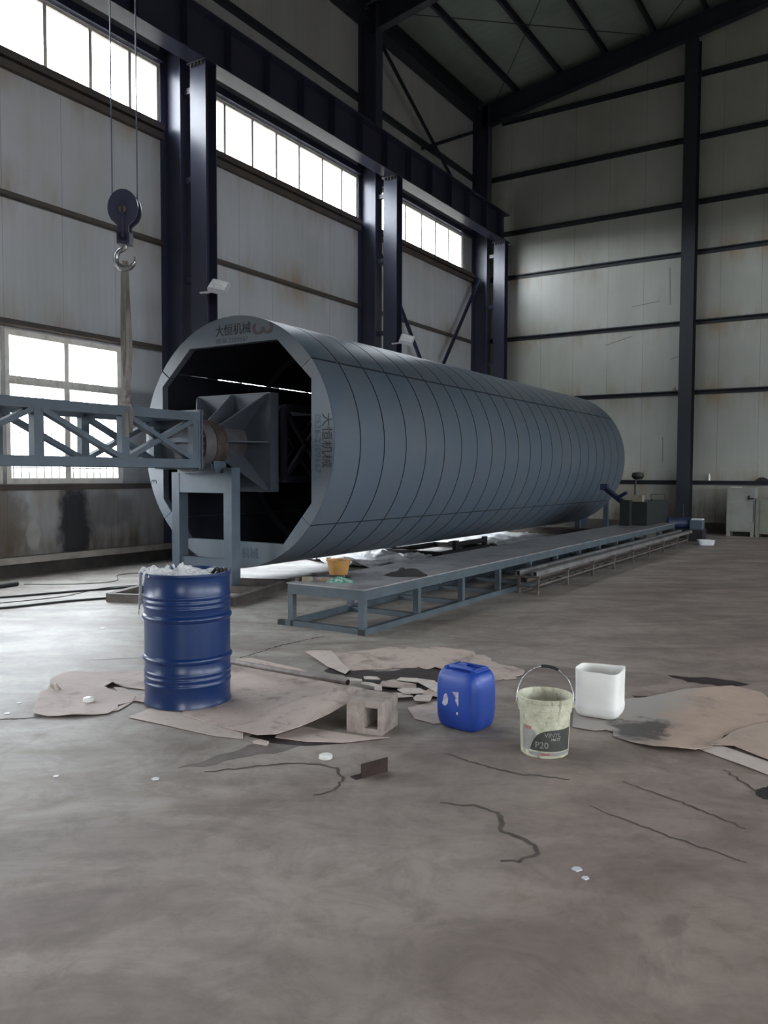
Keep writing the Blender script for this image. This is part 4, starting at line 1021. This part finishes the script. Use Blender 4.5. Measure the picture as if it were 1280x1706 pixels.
tag(flat_sheet('cardboard_sheet', [(-1.66, 4.86), (-1.61, 4.70), (-1.48, 4.70), (-1.42, 4.75), (-1.37, 4.74), (-1.35, 4.66), (-1.22, 4.60), (-1.09, 4.57), (-.98, 4.58), (-.89, 4.64), (-.83, 4.76), (-.80, 4.90), (-.80, 5.03), (-.74, 5.14), (-.66, 5.34), (-.58, 5.60), (-.60, 5.86), (-.74, 6.18), (-.95, 6.27), (-1.22, 5.97), (-1.40, 5.60), (-1.52, 5.48), (-1.68, 5.40), (-1.74, 5.1)], 'card_mixed', .004, .004, lambda x, y: .002+.03*max(0, 1-math.hypot(x+1.0, y-4.6)/.35)**2+.003*noise.noise(Vector((x*5, y*5, 0)))), 'large brown stained cardboard sheet under the white canister at the right', 'cardboard')
tag(flat_sheet('cardboard_sheet', [(-.84, 4.78), (-.72, 4.84), (-.40, 4.62), (-.30, 4.60), (-.25, 5.4), (-.50, 5.62), (-.66, 5.34), (-.76, 5.12), (-.79, 4.95)], 'card_brown', .012, .004, curl([])), 'brown cardboard sheet cut by the right edge of the photo', 'cardboard')
tag(flat_sheet('cardboard_sheet', [(-.90, 4.72), (-.80, 4.84), (-.45, 4.66), (-.30, 4.50), (-.34, 4.40)], 'card', .002, .003, curl([])), 'pale cardboard strip showing under the brown sheet at the right edge', 'cardboard')
tag(flat_sheet('cardboard_sheet', [(-2.66, 4.50), (-2.58, 4.72), (-2.44, 4.68), (-2.28, 4.36), (-2.36, 4.30), (-2.50, 4.32)], 'card', .002, .003, curl([])), 'small pale cardboard piece behind the lower left of the blue jerrycan', 'cardboard')
tag(flat_sheet('crumbled_paper', [(-4.05, 5.40), (-3.88, 5.72), (-3.73, 5.99), (-3.35, 6.25), (-3.01, 6.22), (-2.75, 6.0), (-2.45, 5.9), (-2.35, 5.6), (-2.60, 5.35), (-2.9, 5.55), (-3.15, 5.50), (-3.40, 5.25), (-3.55, 5.12), (-3.8, 5.2)], 'debris', .002, .006, lambda x, y: .012*max(0, noise.fractal(Vector((x*6, y*6, 1)), .9, 2, 4)+.2), .05, jag=.035), 'torn crumbling paper layer on the floor in front of the table end', 'paper debris')
tag(flat_sheet('paper_flap', [(-4.12, 5.28), (-3.98, 5.46), (-3.55, 5.12), (-3.50, 4.98)], 'card', .012, .003, lambda x, y: .05*max(0, 1-math.hypot(x+4.1, y-5.35)/.4)), 'pale strip of cardboard with a raised end left of the paper debris', 'cardboard')
tag(flat_sheet('oil_stain', [(-3.72, 5.00), (-3.72, 5.20), (-3.5, 5.18), (-3.3, 5.28), (-3.12, 5.50), (-2.92, 5.60), (-2.70, 5.40), (-2.52, 5.18), (-2.50, 4.95), (-2.70, 4.72), (-3.0, 4.74), (-3.30, 4.92)], 'stain', .0012, .001, None, .2, jag=.03), 'dark wet oily stain on the floor between the pipe and the jerrycan', 'stain')
tag(flat_sheet('oil_stain', [(-3.12, 2.92), (-3.05, 3.24), (-3.02, 3.50), (-2.94, 3.66), (-2.78, 3.62), (-2.82, 3.42), (-2.96, 3.2), (-3.02, 3.0)], 'damp', .0012, .001, None, .2, jag=.02), 'dark damp streak on the floor in front of the lifted cardboard', 'stain')
tag(flat_sheet('oil_stain', [(-3.15, 3.50), (-3.18, 3.68), (-2.8, 3.75), (-2.6, 3.72), (-2.72, 3.60), (-2.9, 3.5)], 'stain', .0014, .001, None, .2, jag=.02), 'black patch under the lifted cardboard edge', 'stain')  # flat dark patch lying below the lifted edge
for P_, lab in (([(-1.42, 6.35), (-1.1, 6.45), (-.85, 6.4), (-.95, 6.25), (-1.25, 6.22)], 'dark brown stain on the floor behind the large brown sheet'), ([(-1.5, 5.62), (-1.38, 5.66), (-1.30, 5.58), (-1.42, 5.52)], 'small black stain on the floor right of the white canister'), ([(-1.95, 5.2), (-1.82, 5.32), (-1.66, 5.30), (-1.78, 5.16)], 'small dark stain on the floor between jerrycan and canister')):
    tag(flat_sheet('oil_stain', P_, 'stain', .0012, .001, None, .2, jag=.025), lab, 'stain')
# broken scraps beside the hollow block
SH = [(-2.98, 4.92, .24, .15, .4), (-2.92, 5.08, .26, .09, .2), (-2.80, 4.80, .17, .13, 1.0), (-2.72, 4.98, .20, .12, -.5), (-2.60, 4.88, .22, .15, .2), (-2.84, 4.66, .17, .10, .9), (-3.13, 4.78, .12, .06, .1), (-3.22, 4.92, .10, .07, .8), (-3.08, 4.98, .09, .05, 1.4), (-2.66, 4.70, .16, .11, 2.0), (-3.30, 4.82, .10, .05, .4), (-3.02, 4.70, .10, .05, 2.2)]
for i, (x, y, a, b, r) in enumerate(SH):
    bm = B(); a *= 1.15; b *= 1.15; P = [(-.5*a, -.45*b), (.5*a, -.5*b), (.42*a, .35*b), (-.1*a, .5*b), (-.48*a, .3*b)]
    z = .003+.006*(i % 4); tl = random.uniform(-.08, .08)
    prism(bm, P, lambda u, v, tt: (x+u*math.cos(r)-v*math.sin(r), y+u*math.sin(r)+v*math.cos(r), z+.012+u*tl+tt), .006)
    tag(obj('cardboard_scrap', bm, 'scrap_pale' if i % 4 else 'debris'), 'broken pale scrap of board in the oily patch behind the hollow block', 'scrap', 'broken board scraps behind the block')
tag(obj('cardboard_scrap', prism(B(), [(0, 0), (.10, .01), (.08, .05), (.01, .05)], lambda u, v, tt: (-3.05+u, 3.42+v, .003+tt), .012), 'card'), 'small grey chip lying under the lifted cardboard front edge', 'scrap')
# thin pipe along the cardboard
t = tag(obj('steel_pipe', tube(tube(B(), [(-4.62, 4.72, .040), (-3.14, 4.50, .105)], .021, 16, False), [(-4.62, 4.72, .040), (-3.14, 4.50, .105)], .017, 16, False), 'pipe', None, True), 'thin dusty metal pipe lying across the cardboard behind the drum', 'pipe')
# hollow block
t = thing('hollow_block', 'pale hollow concrete block propping up the cardboard edge', 'concrete block', (-2.50, 3.93, 0), math.radians(8))
bm = B(); L, D_, H_ = .23, .24, .195
box(bm, -L, 0, 0, D_, 0, .035); box(bm, -L, 0, 0, D_, H_-.035, H_); box(bm, -.026, 0, 0, D_, .035, H_-.035); box(bm, -L, -.112, 0, D_, .035, H_-.035); box(bm, -.112, -.026, D_-.04, D_, .035, H_-.035)
obj('block_body', bm, 'concrete_block', t)
# steel angle bracket
t = thing('angle_bracket', 'small brown steel angle bracket standing on the open floor', 'bracket', (-2.235, 3.32, 0), math.radians(70))
bm = B(); box(bm, 0, .17, -.004, .0, 0, .075); obj('upright_plate', bm, 'dark_rust', t)
bm = B(); box(bm, -.03, .13, 0, .05, 0, .004); obj('foot_plate', bm, 'dark_rust', t)
tag(obj('plastic_disc', lathe(B(), [(0, 0), (.036, 0), (.038, .004), (.036, .018), (.03, .021), (0, .021)], 24, (-2.56, 3.46, .0)), 'white_plastic', None, True), 'round white plastic lid on the floor near the steel bracket', 'lid')
tag(obj('plastic_disc', lathe(B(), [(0, 0), (.036, 0), (.038, .004), (.036, .022), (.03, .026), (0, .026)], 24, (-4.52, 3.44, .012)), 'white_plastic', None, True), 'round white lid on the cardboard left of the drum', 'lid')
tag(lump('crumpled_paper', (-4.98, 3.50, .0), .13, .09, .05, 'card', 5.5, 14), 'small crumpled grey paper beside the left cardboard sheet', 'paper')
tag(lump('wet_leaf_clump', (-.46, 4.22, .0), .12, .14, .035, 'cloth_dark', 7.7, 14), 'dark clump of dirt at the right edge of the floor', 'dirt clump')
for (x, y, s) in ((-4.75, 3.0, .02), (-4.3, 2.55, .012), (-4.9, 3.18, .015), (-3.75, 2.3, .012), (-3.55, 2.5, .014), (-3.2, 1.9, .012), (-3.1, 2.75, .02), (-6.6, 5.2, .03), (-1.0, 3.0, .02), (-.95, 2.95, .014)):
    tag(obj('paint_chip', prism(B(), [(-s, -s*.5), (s*.3, -s), (s, .2*s), (.2*s, s), (-.7*s, .6*s)], lambda u, v, tt: (x+u, y+v, .0005+tt), .004), 'white_paint'), 'tiny white chip scattered on the concrete floor', 'chip', 'white chips on the floor')
# cracks in the slab
CR = [([(-1.76, 3.27), (-1.60, 3.33), (-1.48, 3.31), (-1.42, 3.22), (-1.38, 3.15), (-1.24, 3.12), (-1.18, 3.05), (-1.22, 2.94), (-1.28, 2.90)], .016),
      ([(-2.06, 3.88), (-1.95, 3.86), (-1.81, 3.82), (-1.57, 3.82), (-1.34, 3.88)], .012),
      ([(-2.97, 2.95), (-2.68, 3.29), (-2.52, 3.37), (-2.42, 3.37), (-2.30, 3.25), (-2.26, 3.12), (-2.31, 3.02)], .014),
      ([(-5.0, 2.6), (-4.72, 2.86), (-4.50, 3.07)], .014), ([(-4.57, 4.97), (-4.61, 5.56), (-4.53, 6.10)], .018),
      ([(-1.1, 4.0), (-.8, 3.9), (-.5, 3.75)], .010), ([(-.7, 4.45), (-.5, 4.2), (-.35, 4.1)], .010), ([(-1.15, 3.62), (-.8, 3.5), (-.45, 3.42)], .008), ([(-5.6, 4.2), (-5.2, 4.6), (-4.7, 4.9)], .008)]
for pts, wd in CR: struct(obj('crack', ribbon(B(), pts, wd*1.5), 'crack', floor))

for a, b in (((-6.30, 6.25), (-5.55, 6.33)), ((-7.06, 5.24), (-6.3, 5.43)), ((-5.25, 4.72), (-4.93, 4.8)), ((-3.35, 5.73), (-2.86, 5.70)), ((-5.30, 7.2), (-5.27, 6.2)), ((-5.40, 2.6), (-5.39, 1.9))):
    bm = B(); bar(bm, (a[0], YB-.003, a[1]), (b[0], YB-.003, b[1]), .006, .016); struct(obj('panel_crease', bm, 'khaki', bpy.data.objects['wall_back']))
# cables and rod on the floor at the left
def cable(pts, r, lab, m='black'): return tag(obj('floor_cable', tube(B(), smooth_path([(x, y, z) for x, y, z in pts], 8), r, 8), m, None, True), lab, 'cable')
cable([(-9.7, 5.2, .014), (-9.23, 5.76, .014), (-8.95, 6.5, .014), (-8.6, 7.3, .014), (-8.3, 8.1, .014)], .013, 'thick black cable on the floor, upper of the two, left of the drum')
cable([(-8.9, 4.75, .014), (-8.49, 5.30, .014), (-8.3, 6.0, .014), (-8.05, 6.55, .014)], .013, 'thick black cable on the floor ending at the stand frame')
cable([(-10.1, 6.66, .006), (-9.5, 7.1, .006), (-9.35, 7.6, .006), (-9.87, 8.10, .006), (-9.6, 8.6, .006), (-8.9, 9.0, .006)], .005, 'thin wavy black wire on the floor nearest the left wall')
cable([(-9.0, 5.15, .006), (-8.7, 6.2, .006), (-8.75, 7.0, .03), (-8.4, 7.9, .006)], .005, 'thin black wire crossing the thick cables')
tag(obj('steel_rod', cyl(B(), (-9.95, 5.6, .03), (-10.08, 6.55, .03), .03, 12), 'black'), 'short black pipe on the floor at the left edge', 'pipe')

# ------------------------------------------------------------ floodlights on the crane posts
for (y, lab) in ((10.02, 'white floodlight on the nearest crane post above the cylinder'), (16.17, 'white floodlight on the second crane post, farther along')):
    t = thing('floodlight', lab, 'floodlight', (-9.86, y, 4.60))
    z_ = math.radians(38)
    bm = B(); box(bm, -.16, .16, -.05, .05, -.13, .13); bmesh.ops.bevel(bm, geom=bm.edges[:], offset=.015, segments=2, affect='EDGES')
    h = obj('lamp_housing', bm, 'white_paint', t, True); h.location = (.24, -.02, .06); h.rotation_euler = (math.radians(-38), math.radians(14), math.radians(24))
    bm = B(); box(bm, -.14, .14, -.056, -.05, -.11, .11); h2 = obj('front_glass', bm, 'film', h)
    obj('bracket', bar(bar(B(), (-.06, -.02, 0), (.20, -.02, .03), .03), (-.12, -.10, -.01), (.05, -.03, 0), .03), 'white_paint', t)

# ------------------------------------------------------------ cabinets and odds at the back wall
t = thing('storage_cabinet', 'tall light grey metal cabinet against the back wall, the left one', 'cabinet', (-3.25, 22.3, 0))
obj('body', box(B(), -.33, .33, -.25, .25, .12, 1.24), 'cabinet', t)
for x in (-.28, .28):
    for y in (-.2, .2): obj('foot', box(B(), x-.04, x+.04, y-.04, y+.04, 0, .12), 'cabinet', t)
obj('door', box(B(), -.31, .31, -.262, -.25, .15, 1.21), 'cabinet', t)
obj('door_handle', box(box(B(), .20, .32, -.31, -.262, .95, .98), .19, .22, -.31, -.262, .93, 1.04), 'black', t)
obj('vent_slot', box(B(), .30, .312, -.266, -.262, .35, .9), 'black', t)
t = thing('storage_cabinet', 'lower olive grey metal cabinet at the right edge by the back wall', 'cabinet', (-2.55, 22.3, 0))
obj('body', box(B(), -.35, .45, -.25, .25, .08, .97), 'cabinet2', t)
for x in (-.3, .4):
    for y in (-.2, .2): obj('foot', box(B(), x-.04, x+.04, y-.04, y+.04, 0, .08), 'cabinet2', t)
obj('door', box(B(), -.24, .43, -.262, -.25, .12, .93), 'cabinet2', t)
obj('door_handle', box(B(), .05, .17, -.285, -.262, .52, .56), 'chrome', t)
tag(obj('paper_stack', box(B(), -3.5, -3.28, 22.15, 22.40, 1.24, 1.255), 'white_paint'), 'thin white papers lying on top of the tall cabinet', 'papers')
t = tag(obj('white_tub', rbox(B(), .36, .22, .12, .02, prof=[(0, .85), (.02, .92), (.10, 1.0), (.115, 1.02), (.116, .9), (.06, .86)], c=(0, 0, 0)), 'white_paint', None, True), 'small white tub alone on the floor before the back wall', 'tub'); t.location = (-3.47, 18.85, 0); t.rotation_euler = (0, 0, .5)
tag(obj('bottle', lathe(B(), [(0, 0), (.03, 0), (.032, .01), (.032, .13), (.014, .16), (.014, .19), (0, .19)], 16, (-4.15, 22.80, 1.411)), 'white_plastic', None, True), 'small white bottle on the lowest wall rail right of the tall column', 'bottle')
tag(lump('dark_bundle', (-2.85, 22.78, 1.411), .34, .10, .10, 'cloth_dark', 9.1, 14), 'dark bundle on the lowest wall rail above the cabinets', 'bundle')
tag(lump('fixing_clamp', (-5.10, 22.83, 3.841), .14, .08, .10, 'pale_rail', 6.1, 12), 'small pale clamp on the wall rail left of the tall column', 'clamp')
